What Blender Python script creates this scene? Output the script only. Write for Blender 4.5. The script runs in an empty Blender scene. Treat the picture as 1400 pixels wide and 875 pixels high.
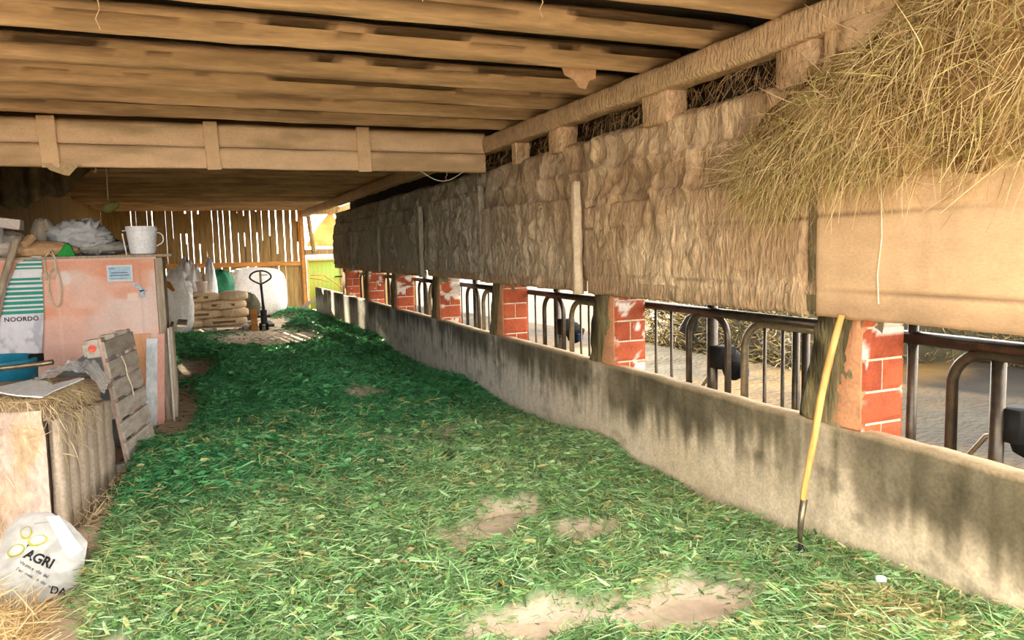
import bpy, math, random
import numpy as np
from mathutils import Vector, Matrix
random.seed(7)
rng = np.random.default_rng(7)
S = bpy.context.scene
COL = S.collection

# ------------------------------------------------------------------ camera
def place_camera():
    F, yaw, pitch, roll = 1033.44, 0.39446, -0.0968989, -0.0255744
    f = Vector((math.sin(yaw) * math.cos(pitch), math.cos(yaw) * math.cos(pitch), math.sin(pitch)))
    r = Vector((math.cos(yaw), -math.sin(yaw), 0))
    u = r.cross(f)
    r2 = math.cos(roll) * r + math.sin(roll) * u
    u2 = -math.sin(roll) * r + math.cos(roll) * u
    cd = bpy.data.cameras.new('camera')
    cd.sensor_fit = 'HORIZONTAL'; cd.sensor_width = 36; cd.lens = 36 * F / 1400
    cd.clip_start = 0.05; cd.clip_end = 300
    co = bpy.data.objects.new('camera', cd); COL.objects.link(co)
    m = Matrix(((r2.x, u2.x, -f.x, 0), (r2.y, u2.y, -f.y, 0), (r2.z, u2.z, -f.z, 1.6), (0, 0, 0, 1)))
    co.matrix_world = m
    S.camera = co
place_camera()

# ------------------------------------------------------------------ light
W = bpy.data.worlds.new('world'); S.world = W; W.use_nodes = True
bg = W.node_tree.nodes['Background']
bg.inputs[0].default_value = (1.0, 0.96, 0.91, 1); bg.inputs[1].default_value = 1.0
sd = bpy.data.lights.new('sun', 'SUN'); sd.energy = 7.0; sd.angle = 0.01; sd.color = (1.0, 0.83, 0.56)
so = bpy.data.objects.new('sun', sd); COL.objects.link(so)
_el = math.radians(15.5)
so.rotation_euler = Vector((-0.12 * math.cos(_el), math.cos(_el), math.sin(_el))).to_track_quat('Z', 'Y').to_euler()
so.location = (-4, 30, 12)
S.view_settings.view_transform = 'Standard'
S.view_settings.look = 'None'
S.view_settings.exposure = 3.3
S.view_settings.gamma = 1.0
S.view_settings.use_curve_mapping = False
S.cycles.max_bounces = 8
S.cycles.diffuse_bounces = 5
S.cycles.transparent_max_bounces = 12
S.cycles.sample_clamp_indirect = 8

# ------------------------------------------------------------------ helpers
def hx(s):
    s = s.lstrip('#')
    v = [int(s[i:i + 2], 16) / 255 for i in (0, 2, 4)]
    return tuple(((c + .055) / 1.055) ** 2.4 if c > .04045 else c / 12.92 for c in v)

def _h(ix, iy, seed):
    n = (ix.astype(np.int64) * 374761393 + iy.astype(np.int64) * 668265263 + seed * 2147483647) & 0xffffffff
    n = ((n ^ (n >> 13)) * 1274126177) & 0xffffffff
    n = n ^ (n >> 16)
    return (n & 0xffff) / 65535.0

def vn(x, y, seed=0):
    x = np.asarray(x, float); y = np.asarray(y, float)
    ix = np.floor(x); iy = np.floor(y); fx = x - ix; fy = y - iy
    fx = fx * fx * (3 - 2 * fx); fy = fy * fy * (3 - 2 * fy)
    a = _h(ix, iy, seed); b = _h(ix + 1, iy, seed); c = _h(ix, iy + 1, seed); d = _h(ix + 1, iy + 1, seed)
    return (a * (1 - fx) + b * fx) * (1 - fy) + (c * (1 - fx) + d * fx) * fy

def fbm(x, y, o=4, seed=0):
    s = 0; a = .5; t = 0
    for i in range(o):
        s = s + a * vn(np.asarray(x) * 2 ** i, np.asarray(y) * 2 ** i, seed + i * 17); t += a; a *= .5
    return s / t

def sm(a, b, x):
    t = np.clip((np.asarray(x, float) - a) / (b - a), 0, 1)
    return t * t * (3 - 2 * t)

def mixc(a, b, t):
    t = np.asarray(t)[..., None]
    return np.asarray(a) * (1 - t) + np.asarray(b) * t

MATS = {}
def mat(name, base=(.5, .5, .5), col2=None, amt=.5, scale=6, stretch=(1, 1, 1), bump=.3, bscale=40, rough=.85,
        metal=0, vc=False, spec=.3, bdist=.01, fine=.12, trans=0, alpha=1, sheen=0, thr=(.42, .62), bstretch=None):
    m = bpy.data.materials.new(name); m.use_nodes = True; MATS[name] = m
    nt = m.node_tree; N = nt.nodes; L = nt.links
    b = N['Principled BSDF']
    b.inputs['Roughness'].default_value = rough; b.inputs['Metallic'].default_value = metal
    b.inputs['Specular IOR Level'].default_value = spec
    tc = N.new('ShaderNodeTexCoord')
    mp = N.new('ShaderNodeMapping'); mp.inputs['Scale'].default_value = stretch
    L.new(tc.outputs['Object'], mp.inputs[0])
    n1 = N.new('ShaderNodeTexNoise'); n1.inputs['Scale'].default_value = scale; n1.inputs['Detail'].default_value = 6
    n1.inputs['Roughness'].default_value = .62
    L.new(mp.outputs[0], n1.inputs['Vector'])
    mr = N.new('ShaderNodeMapRange'); mr.inputs[1].default_value = thr[0]; mr.inputs[2].default_value = thr[1]
    mr.inputs[3].default_value = 0; mr.inputs[4].default_value = amt
    L.new(n1.outputs['Fac'], mr.inputs[0])
    mx = N.new('ShaderNodeMix'); mx.data_type = 'RGBA'
    L.new(mr.outputs[0], mx.inputs['Factor'])
    if vc:
        at = N.new('ShaderNodeAttribute'); at.attribute_name = 'Col'
        L.new(at.outputs['Color'], mx.inputs[6])
        if col2 is None:
            mul = N.new('ShaderNodeMix'); mul.data_type = 'RGBA'; mul.blend_type = 'MULTIPLY'; mul.inputs['Factor'].default_value = 1
            L.new(at.outputs['Color'], mul.inputs[6]); mul.inputs[7].default_value = (.6, .6, .6, 1)
            L.new(mul.outputs[2], mx.inputs[7])
        else:
            mx.inputs[7].default_value = (*col2, 1)
    else:
        mx.inputs[6].default_value = (*base, 1)
        mx.inputs[7].default_value = (*(col2 if col2 else tuple(c * .55 for c in base)), 1)
    n2 = N.new('ShaderNodeTexNoise'); n2.inputs['Scale'].default_value = bscale; n2.inputs['Detail'].default_value = 5
    if bstretch:
        mp2 = N.new('ShaderNodeMapping'); mp2.inputs['Scale'].default_value = bstretch
        L.new(tc.outputs['Object'], mp2.inputs[0]); L.new(mp2.outputs[0], n2.inputs['Vector'])
    else:
        L.new(mp.outputs[0], n2.inputs['Vector'])
    # fine grain of the surface's own colour
    f = N.new('ShaderNodeMapRange'); f.inputs[1].default_value = .3; f.inputs[2].default_value = .7
    f.inputs[3].default_value = 1 - fine; f.inputs[4].default_value = 1 + fine
    L.new(n2.outputs['Fac'], f.inputs[0])
    sc = N.new('ShaderNodeVectorMath'); sc.operation = 'SCALE'
    L.new(mx.outputs[2], sc.inputs[0]); L.new(f.outputs[0], sc.inputs['Scale'])
    L.new(sc.outputs[0], b.inputs['Base Color'])
    if bump:
        bp = N.new('ShaderNodeBump'); bp.inputs['Strength'].default_value = bump; bp.inputs['Distance'].default_value = bdist
        L.new(n2.outputs['Fac'], bp.inputs['Height']); L.new(bp.outputs[0], b.inputs['Normal'])
    out = N['Material Output']
    last = b.outputs[0]
    if trans:
        tr = N.new('ShaderNodeBsdfTranslucent'); L.new(sc.outputs[0], tr.inputs[0])
        ms = N.new('ShaderNodeMixShader'); ms.inputs[0].default_value = trans
        L.new(last, ms.inputs[1]); L.new(tr.outputs[0], ms.inputs[2]); last = ms.outputs[0]
    if alpha < 1:
        tp = N.new('ShaderNodeBsdfTransparent'); ms = N.new('ShaderNodeMixShader'); ms.inputs[0].default_value = 1 - alpha
        L.new(last, ms.inputs[1]); L.new(tp.outputs[0], ms.inputs[2]); last = ms.outputs[0]
    if last is not b.outputs[0]:
        L.new(last, out.inputs[0])
    return m

def link(name, me, m, parent=None, smooth=False):
    o = bpy.data.objects.new(name, me); COL.objects.link(o)
    if m is not None: me.materials.append(m)
    if parent is not None: o.parent = parent
    if smooth:
        me.polygons.foreach_set('use_smooth', [True] * len(me.polygons))
    return o

def mesh_np(name, V, Q, m, cols=None, parent=None, smooth=False):
    """quads/tris array Q with k columns"""
    me = bpy.data.meshes.new(name)
    V = np.asarray(V, np.float32); Q = np.asarray(Q, np.int32)
    nf, k = Q.shape
    me.vertices.add(len(V)); me.vertices.foreach_set('co', V.ravel())
    me.loops.add(nf * k); me.loops.foreach_set('vertex_index', Q.ravel())
    me.polygons.add(nf)
    me.polygons.foreach_set('loop_start', np.arange(0, nf * k, k, dtype=np.int32))
    me.polygons.foreach_set('loop_total', np.full(nf, k, np.int32))
    me.update(calc_edges=True)
    if cols is not None:
        a = me.color_attributes.new('Col', 'FLOAT_COLOR', 'POINT')
        c = np.ones((len(V), 4), np.float32); c[:, :3] = cols
        a.data.foreach_set('color', c.ravel())
    return link(name, me, m, parent, smooth)

def grid(nu, nv, wrap=False):
    i, j = np.meshgrid(np.arange(nu - 1), np.arange(nv if wrap else nv - 1), indexing='ij')
    j2 = (j + 1) % nv
    return np.stack([i * nv + j, (i + 1) * nv + j, (i + 1) * nv + j2, i * nv + j2], -1).reshape(-1, 4)

class MB:
    def __init__(s): s.v = []; s.f = []; s.c = []; s.has = False
    def add(s, V, Fc, col=None):
        n = len(s.v); s.v += [tuple(p) for p in V]; s.f += [tuple(i + n for i in f) for f in Fc]
        if col is None: s.c += [(.5, .5, .5)] * len(V)
        else:
            s.has = True
            s.c += [tuple(col)] * len(V) if np.ndim(col) == 1 else [tuple(c) for c in col]
        return s
    def box(s, lo, hi, M=None, col=None, jit=0):
        P = [Vector((x, y, z)) for x in (lo[0], hi[0]) for y in (lo[1], hi[1]) for z in (lo[2], hi[2])]
        if jit: P = [p + Vector([random.uniform(-jit, jit) for _ in range(3)]) for p in P]
        if M is not None: P = [M @ p for p in P]
        return s.add(P, [(0, 1, 3, 2), (4, 6, 7, 5), (0, 4, 5, 1), (2, 3, 7, 6), (0, 2, 6, 4), (1, 5, 7, 3)], col)
    def beam(s, a, b, w, h, segs=10, amp=0, up=(0, 0, 1), rnd=.2, seed=0, col=None, fr=3.0):
        """rough timber from a to b, width w (sideways) height h (along up)"""
        a = Vector(a); b = Vector(b); d = (b - a); L = d.length; d.normalize()
        up = Vector(up); side = d.cross(up).normalized(); up = side.cross(d).normalized()
        r = rnd * min(w, h)
        prof = []
        for sx, sy, q in ((1, 1, 0), (-1, 1, 1), (-1, -1, 2), (1, -1, 3)):
            for k in (0, .5, 1):
                an = (q + k) * math.pi / 2
                prof.append((sx * (w / 2 - r) + r * math.cos(an), sy * (h / 2 - r) + r * math.sin(an)))
            nx = {0: (-1, 1), 1: (-1, -1), 2: (1, -1), 3: (1, 1)}[q]
            # midpoint of the side for extra relief
            a0 = prof[-1]; b0 = (nx[0] * (w / 2 - r) + r * math.cos((q + 1) * math.pi / 2), nx[1] * (h / 2 - r) + r * math.sin((q + 1) * math.pi / 2))
            prof.append(((a0[0] + b0[0]) / 2, (a0[1] + b0[1]) / 2))
        n = len(prof); V = []
        T = np.linspace(0, 1, segs + 1)
        ns = np.array([[vn(t * L * fr + j * 1.7, j * .9, seed + 5) * .6 + vn(t * L * fr * 4, j * .8, seed + 9) * .4 for j in range(n)] for t in T]) - .5
        for i, t in enumerate(T):
            for j, (x, y) in enumerate(prof):
                k = 1 + ns[i, j] * 2 * amp / (min(w, h) * .5)
                V.append(a + d * (t * L) + side * x * k + up * y * k)
        Fc = [(i * n + j, (i + 1) * n + j, (i + 1) * n + (j + 1) % n, i * n + (j + 1) % n) for i in range(segs) for j in range(n)]
        Fc += [tuple(range(n)), tuple(reversed(range(segs * n, segs * n + n)))]
        return s.add(V, Fc, col)
    def tube(s, pts, r, n=10, caps=True, col=None):
        pts = [Vector(p) for p in pts]; R = r if hasattr(r, '__len__') else [r] * len(pts)
        V = []; prev = None
        for i, p in enumerate(pts):
            d = (pts[min(i + 1, len(pts) - 1)] - pts[max(i - 1, 0)]).normalized()
            if prev is None:
                a = d.orthogonal().normalized()
            else:
                a = (prev - d * prev.dot(d)).normalized()
            prev = a; b = d.cross(a)
            for k in range(n):
                an = 2 * math.pi * k / n
                V.append(p + (a * math.cos(an) + b * math.sin(an)) * R[i])
        m = len(pts)
        Fc = [(i * n + k, i * n + (k + 1) % n, (i + 1) * n + (k + 1) % n, (i + 1) * n + k) for i in range(m - 1) for k in range(n)]
        if caps: Fc += [tuple(reversed(range(n))), tuple(range((m - 1) * n, m * n))]
        return s.add(V, Fc, col)
    def lathe(s, prof, c, n=32, axis='z', M=None, col=None):
        V = []
        for (r, z) in prof:
            for k in range(n):
                an = 2 * math.pi * k / n
                p = Vector((r * math.cos(an), r * math.sin(an), z))
                if axis == 'x': p = Vector((p.z, p.x, p.y))
                if axis == 'y': p = Vector((p.x, p.z, p.y))
                if M is not None: p = M @ p
                V.append(p + Vector(c))
        m = len(prof)
        Fc = [(i * n + k, i * n + (k + 1) % n, (i + 1) * n + (k + 1) % n, (i + 1) * n + k) for i in range(m - 1) for k in range(n)]
        return s.add(V, Fc, col)
    def prism(s, pts, t, M=None, col=None):
        """polygon in the x,z plane, thickness t along y"""
        n = len(pts)
        V = [Vector((x, 0, z)) for x, z in pts] + [Vector((x, t, z)) for x, z in pts]
        if M is not None: V = [M @ p for p in V]
        return s.add(V, [tuple(range(n)), tuple(reversed(range(n, 2 * n)))] + [(i, i + n, (i + 1) % n + n, (i + 1) % n) for i in range(n)], col)
    def build(s, name, m, parent=None, smooth=False, bev=0, org=None):
        me = bpy.data.meshes.new(name)
        V = s.v if org is None else [tuple(Vector(p) - Vector(org)) for p in s.v]
        me.from_pydata(V, [], s.f); me.update()
        if s.has:
            a = me.color_attributes.new('Col', 'FLOAT_COLOR', 'POINT')
            c = np.ones((len(V), 4), np.float32); c[:, :3] = s.c; a.data.foreach_set('color', c.ravel())
        o = link(name, me, m, parent, smooth)
        if org is not None: o.location = org
        if bev:
            b = o.modifiers.new('bevel', 'BEVEL'); b.width = bev; b.segments = 2; b.limit_method = 'ANGLE'
        return o

def tag(o, label, cat, group=None, kind=None):
    o['label'] = label; o['category'] = cat
    if group: o['group'] = group
    if kind: o['kind'] = kind
    return o
def struct(o, label=None):
    o['kind'] = 'structure'
    if label: o['label'] = label
    return o
def thing(name, loc, label, cat, group=None, rz=0):
    o = bpy.data.objects.new(name, None); COL.objects.link(o); o.location = loc; o.rotation_euler.z = rz
    o.empty_display_size = .1
    return tag(o, label, cat, group)
def copy_tree(o, parent=None):
    c = o.copy(); COL.objects.link(c)
    if parent is not None: c.parent = parent
    for ch in [x for x in bpy.data.objects if x.parent is o]: copy_tree(ch, c)
    return c

def ribbons(P, D, L, w, seg, bend, rs, droop=None):
    """n ribbons: origin P, unit direction D, length L, width w; bend = sideways curl; returns V, Q"""
    n = len(P)
    rnd = rs.normal(size=(n, 3))
    side = np.cross(D, rnd); side /= np.linalg.norm(side, axis=1)[:, None] + 1e-9
    curl = np.cross(side, D)
    T = np.linspace(0, 1, seg + 1)
    V = np.empty((n, seg + 1, 2, 3), np.float32)
    for i, t in enumerate(T):
        c = P + D * (L * t)[:, None] + curl * (bend * L * t * t)[:, None]
        if droop is not None: c = c + np.array([0, 0, -1.0]) * (droop * L * t * t)[:, None]
        ww = (w * (1 - .75 * t ** 1.5) * (.55 + .9 * min(t * 3, .5)))[:, None]
        V[:, i, 0] = c - side * ww * .5; V[:, i, 1] = c + side * ww * .5
    base = (np.arange(n) * (seg + 1) * 2)[:, None, None]
    q = np.array([[2 * i, 2 * i + 1, 2 * i + 3, 2 * i + 2] for i in range(seg)])[None]
    return V.reshape(-1, 3), (base + q).reshape(-1, 4)

# ------------------------------------------------------------------ materials
TAN = hx('#c39a6b'); TAND = hx('#8a6c48'); GREYD = hx('#8d816a')
M_joist = mat('dusty joist timber', hx('#cfae82'), hx('#7f6748'), .55, 3, (.35, 2.5, 2.5), .5, 18, .9)
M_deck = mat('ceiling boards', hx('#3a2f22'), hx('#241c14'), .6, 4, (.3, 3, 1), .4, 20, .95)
M_wall = mat('caked dust wall', vc=True, amt=.45, scale=5, stretch=(1, 1.6, .7), bump=.85, bscale=30, rough=.95, bdist=.03, fine=.22, bstretch=(1, 1.5, .55))
M_smooth = mat('dusty painted board', vc=True, amt=.28, scale=4, stretch=(1, 1, 2), bump=.25, bscale=45, rough=.9, fine=.08)
M_conc = mat('stained concrete', vc=True, amt=.4, scale=14, bump=.4, bscale=55, rough=.85, fine=.16, bdist=.006)
M_vc = mat('rough mixed', vc=True, amt=.3, scale=12, bump=.35, bscale=50, rough=.85, fine=.15)
M_straw = mat('straw blades', vc=True, amt=.15, scale=20, bump=0, bscale=50, rough=.7, fine=.05, trans=.25)
M_grass = mat('cut grass blades', vc=True, amt=.2, scale=14, bump=0, bscale=60, rough=.5, fine=.1, trans=.3, spec=.4)
M_floor = mat('dusty concrete floor', hx('#e0c8ae'), hx('#b39c86'), .7, 5, (1, 1, 1), .3, 40, .9)
M_yard = mat('muddy yard concrete', vc=True, amt=.5, scale=3, bump=.8, bscale=14, rough=.75, spec=.12, bdist=.03)
M_oldwood = mat('weathered grey wood', hx('#b3a48f'), hx('#7d7060'), .6, 7, (3, 3, .4), .4, 40, .9)
M_pallet = mat('pallet wood', hx('#b3a99c'), hx('#857b70'), .6, 6, (3, .5, 3), .4, 40, .9)
M_darkpost = mat('dark damp timber post', hx('#837552'), hx('#45402a'), .7, 8, (2, 2, .5), .7, 30, .9, bdist=.02)
M_backplank = mat('old barn planks', hx('#9a7c4a'), hx('#63502f'), .6, 5, (4, 4, .3), .4, 30, .9)
M_rail = mat('orange brown rail timber', hx('#b9803f'), hx('#8a5c2b'), .5, 5, (.4, 3, 3), .3, 30, .85)
M_metal = mat('dark painted steel', hx('#3b342b'), hx('#574a38'), .6, 14, (1, 1, 1), .15, 60, .38, metal=.6, spec=.5)
M_galv = mat('worn galvanised steel', hx('#8c8068'), hx('#5e5546'), .5, 14, (1, 1, 1), .1, 60, .4, metal=.75, spec=.5)
M_black = mat('black rubber', hx('#121110'), hx('#1c1b19'), .5, 14, (1, 1, 1), .2, 60, .8, spec=.15)
M_valve = mat('dark blue valve', hx('#1f3c66'), hx('#142440'))
M_blue = mat('blue plastic', hx('#2b88a8'), hx('#1f6a80'), .4, 8, (1, 1, 1), .1, 30, .45)
M_pink = mat('faded salmon panel', vc=True, amt=.2, scale=5, bump=.12, bscale=60, rough=.7, fine=.06)
M_white = mat('white plastic', hx('#f6f8fa'), hx('#e4e7ea'), .4, 6, (1, 1, 1), .06, 40, .4)
M_film = mat('clear plastic film', hx('#f2f5f6'), hx('#cdd3d6'), .4, 8, (1, 1, 1), .5, 20, .22, spec=.7, alpha=.62, trans=.2, bdist=.02)
M_bag = mat('translucent plastic bag', hx('#cfcfca'), hx('#b3b6b4'), .35, 6, (1, 1, 1), .35, 18, .3, spec=.6, alpha=.72, trans=.25, bdist=.02)
M_wrap = mat('white stretch film', hx('#fcfaf7'), hx('#efe9e2'), .5, 4, (1, 1, 1), .4, 18, .35, spec=.5, trans=.3, bdist=.02)
M_paper = mat('brown paper sack', hx('#d6bd98'), hx('#b79c76'), .5, 6, (1, 1, 1), .5, 14, .8, bdist=.02)
M_print = mat('brown sack print', hx('#6d4f39'), hx('#8f7356'), .5, 60, (1, 1, 1), .1, 30, .8)
M_green = mat('green tarpaulin', hx('#2f7d58'), hx('#1d5a3e'), .5, 5, (1, 1, 1), .5, 14, .55, bdist=.02)
M_gate = mat('yellow green translucent sheet', hx('#8f9e48'), hx('#a8963f'), .6, 2.2, (1, 1, .6), .15, 30, .6, trans=.25)
M_ash = mat('pale ash handle', hx('#d9a860'), hx('#a97a3d'), .6, 6, (3, 3, .35), .15, 40, .5)
M_jack = mat('black jack paint', hx('#22262b'), hx('#3a3a38'), .4, 12, (1, 1, 1), .1, 40, .4)
M_ink = mat('black print', hx('#141414'), hx('#222222'), .3, 30, (1, 1, 1), 0, 40, .5)
M_olive = mat('olive print', hx('#98983a'), hx('#b3b05a'), .4, 30, (1, 1, 1), 0, 40, .5)
M_grey = mat('grey cloth', hx('#a8a49c'), hx('#7d7972'), .6, 6, (1, 1, 1), .6, 14, .85, bdist=.02)
M_card = mat('brown cardboard', hx('#cba67c'), hx('#a88663'), .5, 5, (1, 1, 1), .2, 24, .85)
M_rope = mat('cream twine', hx('#d9d0b6'), hx('#b0a684'), .5, 40, (1, 1, 1), .4, 80, .8)
M_web = mat('dusty cobweb strand', hx('#c8ad84'), hx('#9a8361'), .5, 40, (1, 1, 1), .2, 80, .9)
M_stain = mat('pale cement', hx('#b8ab98'), hx('#9c8f7c'), .5, 10, (1, 1, 1), .5, 40, .9)

FZ = -.2          # floor level
WX = 3.1          # face of the feed passage wall

# ------------------------------------------------------------------ ground, floor
def floor_():
    xs = np.arange(-5, 3.2, .1); ys = np.arange(-4, 23.9, .1)
    X, Y = np.meshgrid(xs, ys, indexing='ij')
    Z = FZ + .012 * (fbm(X * 1.5, Y * 1.5, 3, 3) - .5)
    V = np.stack([X, Y, Z], -1).reshape(-1, 3)
    struct(mesh_np('floor', V, grid(len(xs), len(ys)), M_floor, smooth=True))
floor_()
def yard():
    xs = np.concatenate([np.arange(-70, -6, 4), np.arange(-6, 3.2, 1.5), np.arange(3.2, 16, .14), np.arange(16, 80, 4)])
    ys = np.concatenate([np.arange(-40, 0, 2), np.arange(0, 26, .14), np.arange(26, 110, 4)])
    X, Y = np.meshgrid(xs, ys, indexing='ij')
    b = fbm(X * .7, Y * .7, 4, 41)
    Z = FZ - .03 + .05 * (fbm(X * 1.2, Y * 1.2, 4, 31) - .5)
    c = mixc(hx('#4a3819'), hx('#1d170b'), sm(.40, .62, b))
    # muck strip along the cubicle kerb
    dist = X - 6.6 + .25 * np.sin(Y * .9)
    muck = np.exp(-((dist - .2) / .55) ** 2) * sm(.3, .55, fbm(X * 2.5, Y * 2.5, 3, 43))
    c = c * (1 - .78 * muck[..., None]) + np.array(hx('#2c2a20')) * .78 * muck[..., None]
    bay_shade = sm(7.6, 6.4, Y + .4 * fbm(X, Y, 2, 47)) * sm(3.2, 4.5, X)  # shade over the nearest bay, painted as a darker yard colour
    c = c * (1 - .72 * bay_shade[..., None])
    Z = Z + .06 * muck * fbm(X * 5, Y * 5, 3, 9)
    V = np.stack([X, Y, Z], -1).reshape(-1, 3)
    inside = (V[:, 0] > -5.05) & (V[:, 0] < 3.15) & (V[:, 1] > -4.1) & (V[:, 1] < 23.8)
    V[inside, 2] = FZ - .15
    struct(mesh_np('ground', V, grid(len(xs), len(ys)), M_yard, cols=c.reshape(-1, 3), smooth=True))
yard()

# ------------------------------------------------------------------ low concrete wall
def low_wall():
    ys = np.arange(.2, 21.85, .03); hz = np.linspace(FZ - .1, .6, 36)
    Y, Z = np.meshgrid(ys, hz, indexing='ij')
    top = .6 + .02 * (fbm(ys * .8, ys * 0, 3, 5) - .5) + .008 * (vn(ys * 9, ys * 0, 6) - .5)
    Z = FZ - .1 + (Z - FZ + .1) * (top[:, None] - FZ + .1) / (.6 - FZ + .1)
    X = WX + .012 * (fbm(Y * 2, Z * 2, 4, 2) - .5) + .02 * (fbm(Y * .5, Z * .5, 2, 22) - .5)
    # stains: dark moss running down from the top, pale under the posts
    posts = np.array([.75, 3.12, 5.6, 8.02, 10.35, 12.8, 15.0, 17.5, 19.8])
    pale = np.zeros_like(Y)
    for p in posts: pale = np.maximum(pale, np.exp(-((Y - p) / .17) ** 2))
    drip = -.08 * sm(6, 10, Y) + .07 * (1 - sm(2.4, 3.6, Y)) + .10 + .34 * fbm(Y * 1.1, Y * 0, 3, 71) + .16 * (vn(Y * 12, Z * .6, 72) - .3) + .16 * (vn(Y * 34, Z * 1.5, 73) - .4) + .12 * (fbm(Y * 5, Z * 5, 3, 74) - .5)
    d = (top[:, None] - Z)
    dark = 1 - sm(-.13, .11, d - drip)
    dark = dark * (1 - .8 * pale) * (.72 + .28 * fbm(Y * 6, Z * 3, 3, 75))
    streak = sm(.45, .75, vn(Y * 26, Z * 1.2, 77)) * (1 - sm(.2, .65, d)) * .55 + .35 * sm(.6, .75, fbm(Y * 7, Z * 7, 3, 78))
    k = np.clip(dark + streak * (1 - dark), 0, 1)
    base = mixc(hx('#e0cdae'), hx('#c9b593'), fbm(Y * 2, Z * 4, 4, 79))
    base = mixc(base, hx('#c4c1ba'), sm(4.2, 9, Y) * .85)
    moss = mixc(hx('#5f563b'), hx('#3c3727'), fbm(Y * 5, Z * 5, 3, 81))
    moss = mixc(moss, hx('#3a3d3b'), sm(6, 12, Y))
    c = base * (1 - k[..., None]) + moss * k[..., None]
    rim = (1 - sm(.0, .022, d))[..., None]
    c = c * (1 - rim * .7) + np.array(hx('#b39b76')) * rim * .7
    V1 = np.stack([X, Y, Z], -1)
    # top face and back
    t1 = np.stack([X[:, -1] + .06, ys, top + .004], -1)[:, None]; t2 = np.stack([X[:, -1] * 0 + WX + .13, ys, top - .004], -1)[:, None]
    b1 = np.stack([X[:, -1] * 0 + WX + .13, ys, ys * 0 + FZ - .1], -1)[:, None]
    V = np.concatenate([V1, t1, t2, b1], 1)
    ct = np.array(hx('#a8916e')) * np.ones((len(ys), 1, 3))
    c = np.concatenate([c, ct, ct, ct], 1)
    n = V.shape[1]
    Q = grid(len(ys), n)
    # end caps as extra quads between front and back
    o = mesh_np('wall_feed', V.reshape(-1, 3), Q, M_conc, cols=c.reshape(-1, 3), smooth=False)
    struct(o)
low_wall()

# ------------------------------------------------------------------ upper wall, caked with dust
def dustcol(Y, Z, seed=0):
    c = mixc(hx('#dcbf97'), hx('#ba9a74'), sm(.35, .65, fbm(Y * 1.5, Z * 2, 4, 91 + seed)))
    far = sm(4.6, 8.5, Y - .9 * (Z - 1.6) + 1.2 * (fbm(Y * .8, Z, 3, 95) - .5))  # fading front light painted into the dust tone, greyer and darker with distance
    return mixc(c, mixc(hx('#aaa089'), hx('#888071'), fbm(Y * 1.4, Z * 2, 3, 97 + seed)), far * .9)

def upper_wall():
    ys = np.arange(.9, 18.3, .025); zs = np.arange(1.3, 2.53, .02)
    Y, Z = np.meshgrid(ys, zs, indexing='ij')
    out = np.zeros_like(Y)
    # ledges: boards overlapping, each lower one standing further out
    for zz, dd in ((2.22, .035), (1.98, .03)):
        e = zz + .05 * (fbm(Y * 1.2, Y * 0, 3, int(zz * 100)) - .5)
        out += dd * (1 - sm(-.012, .02, Z - e))
    # vertical joints and battens
    for i, yj in enumerate((3.05, 4.25, 5.72, 6.6, 7.6, 8.9, 9.9, 11.2, 12.2, 13.5, 14.7, 15.6, 16.8)):
        e = yj + .03 * (vn(Z * 3, Z * 0 + i, 12) - .5)
        out += (.03 if i % 2 else -.03) * np.exp(-((Y - e) / .035) ** 2) * sm(1.2, 1.5, Z)
    lump = (fbm(Y * 3.5, Z * 2.2, 4, 14) - .5) * .12 + np.maximum(0, vn(Y * 11, Z * 4, 15) - .5) * .12 + np.maximum(0, vn(Y * 24, Z * 9, 16) - .55) * .08
    X = WX + .05 - out - lump * (.5 + .5 * sm(3, 5, Y))
    top = sm(2.46, 2.53, Z); X = X + .14 * top
    V = np.stack([X, Y, Z + .03 * (fbm(Y * 2, Z * 0, 2, 18) - .5) * sm(2.2, 2.5, Z)], -1)
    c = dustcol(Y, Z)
    crack = sm(.62, .72, vn(Y * 9, Z * 3, 19))[..., None] * .25
    c = c * (1 - crack)
    back = V.copy()[:, [-1]]; back[..., 0] = WX + .45
    bb = V.copy()[:, [0]]; bb[..., 0] = WX + .12; 
    V = np.concatenate([bb, V, back], 1); c = np.concatenate([c[:, :1], c, c[:, -1:]], 1)
    struct(mesh_np('wall_right', V.reshape(-1, 3), grid(V.shape[0], V.shape[1]), M_wall, cols=c.reshape(-1, 3), smooth=True))
    # boarding behind the slot, and the eaves
    mb = MB(); mb.box((WX + .4, .9, 1.25), (WX + .46, 18.3, 3.04))
    struct(mb.build('trim_1', M_deck))
upper_wall()

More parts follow.
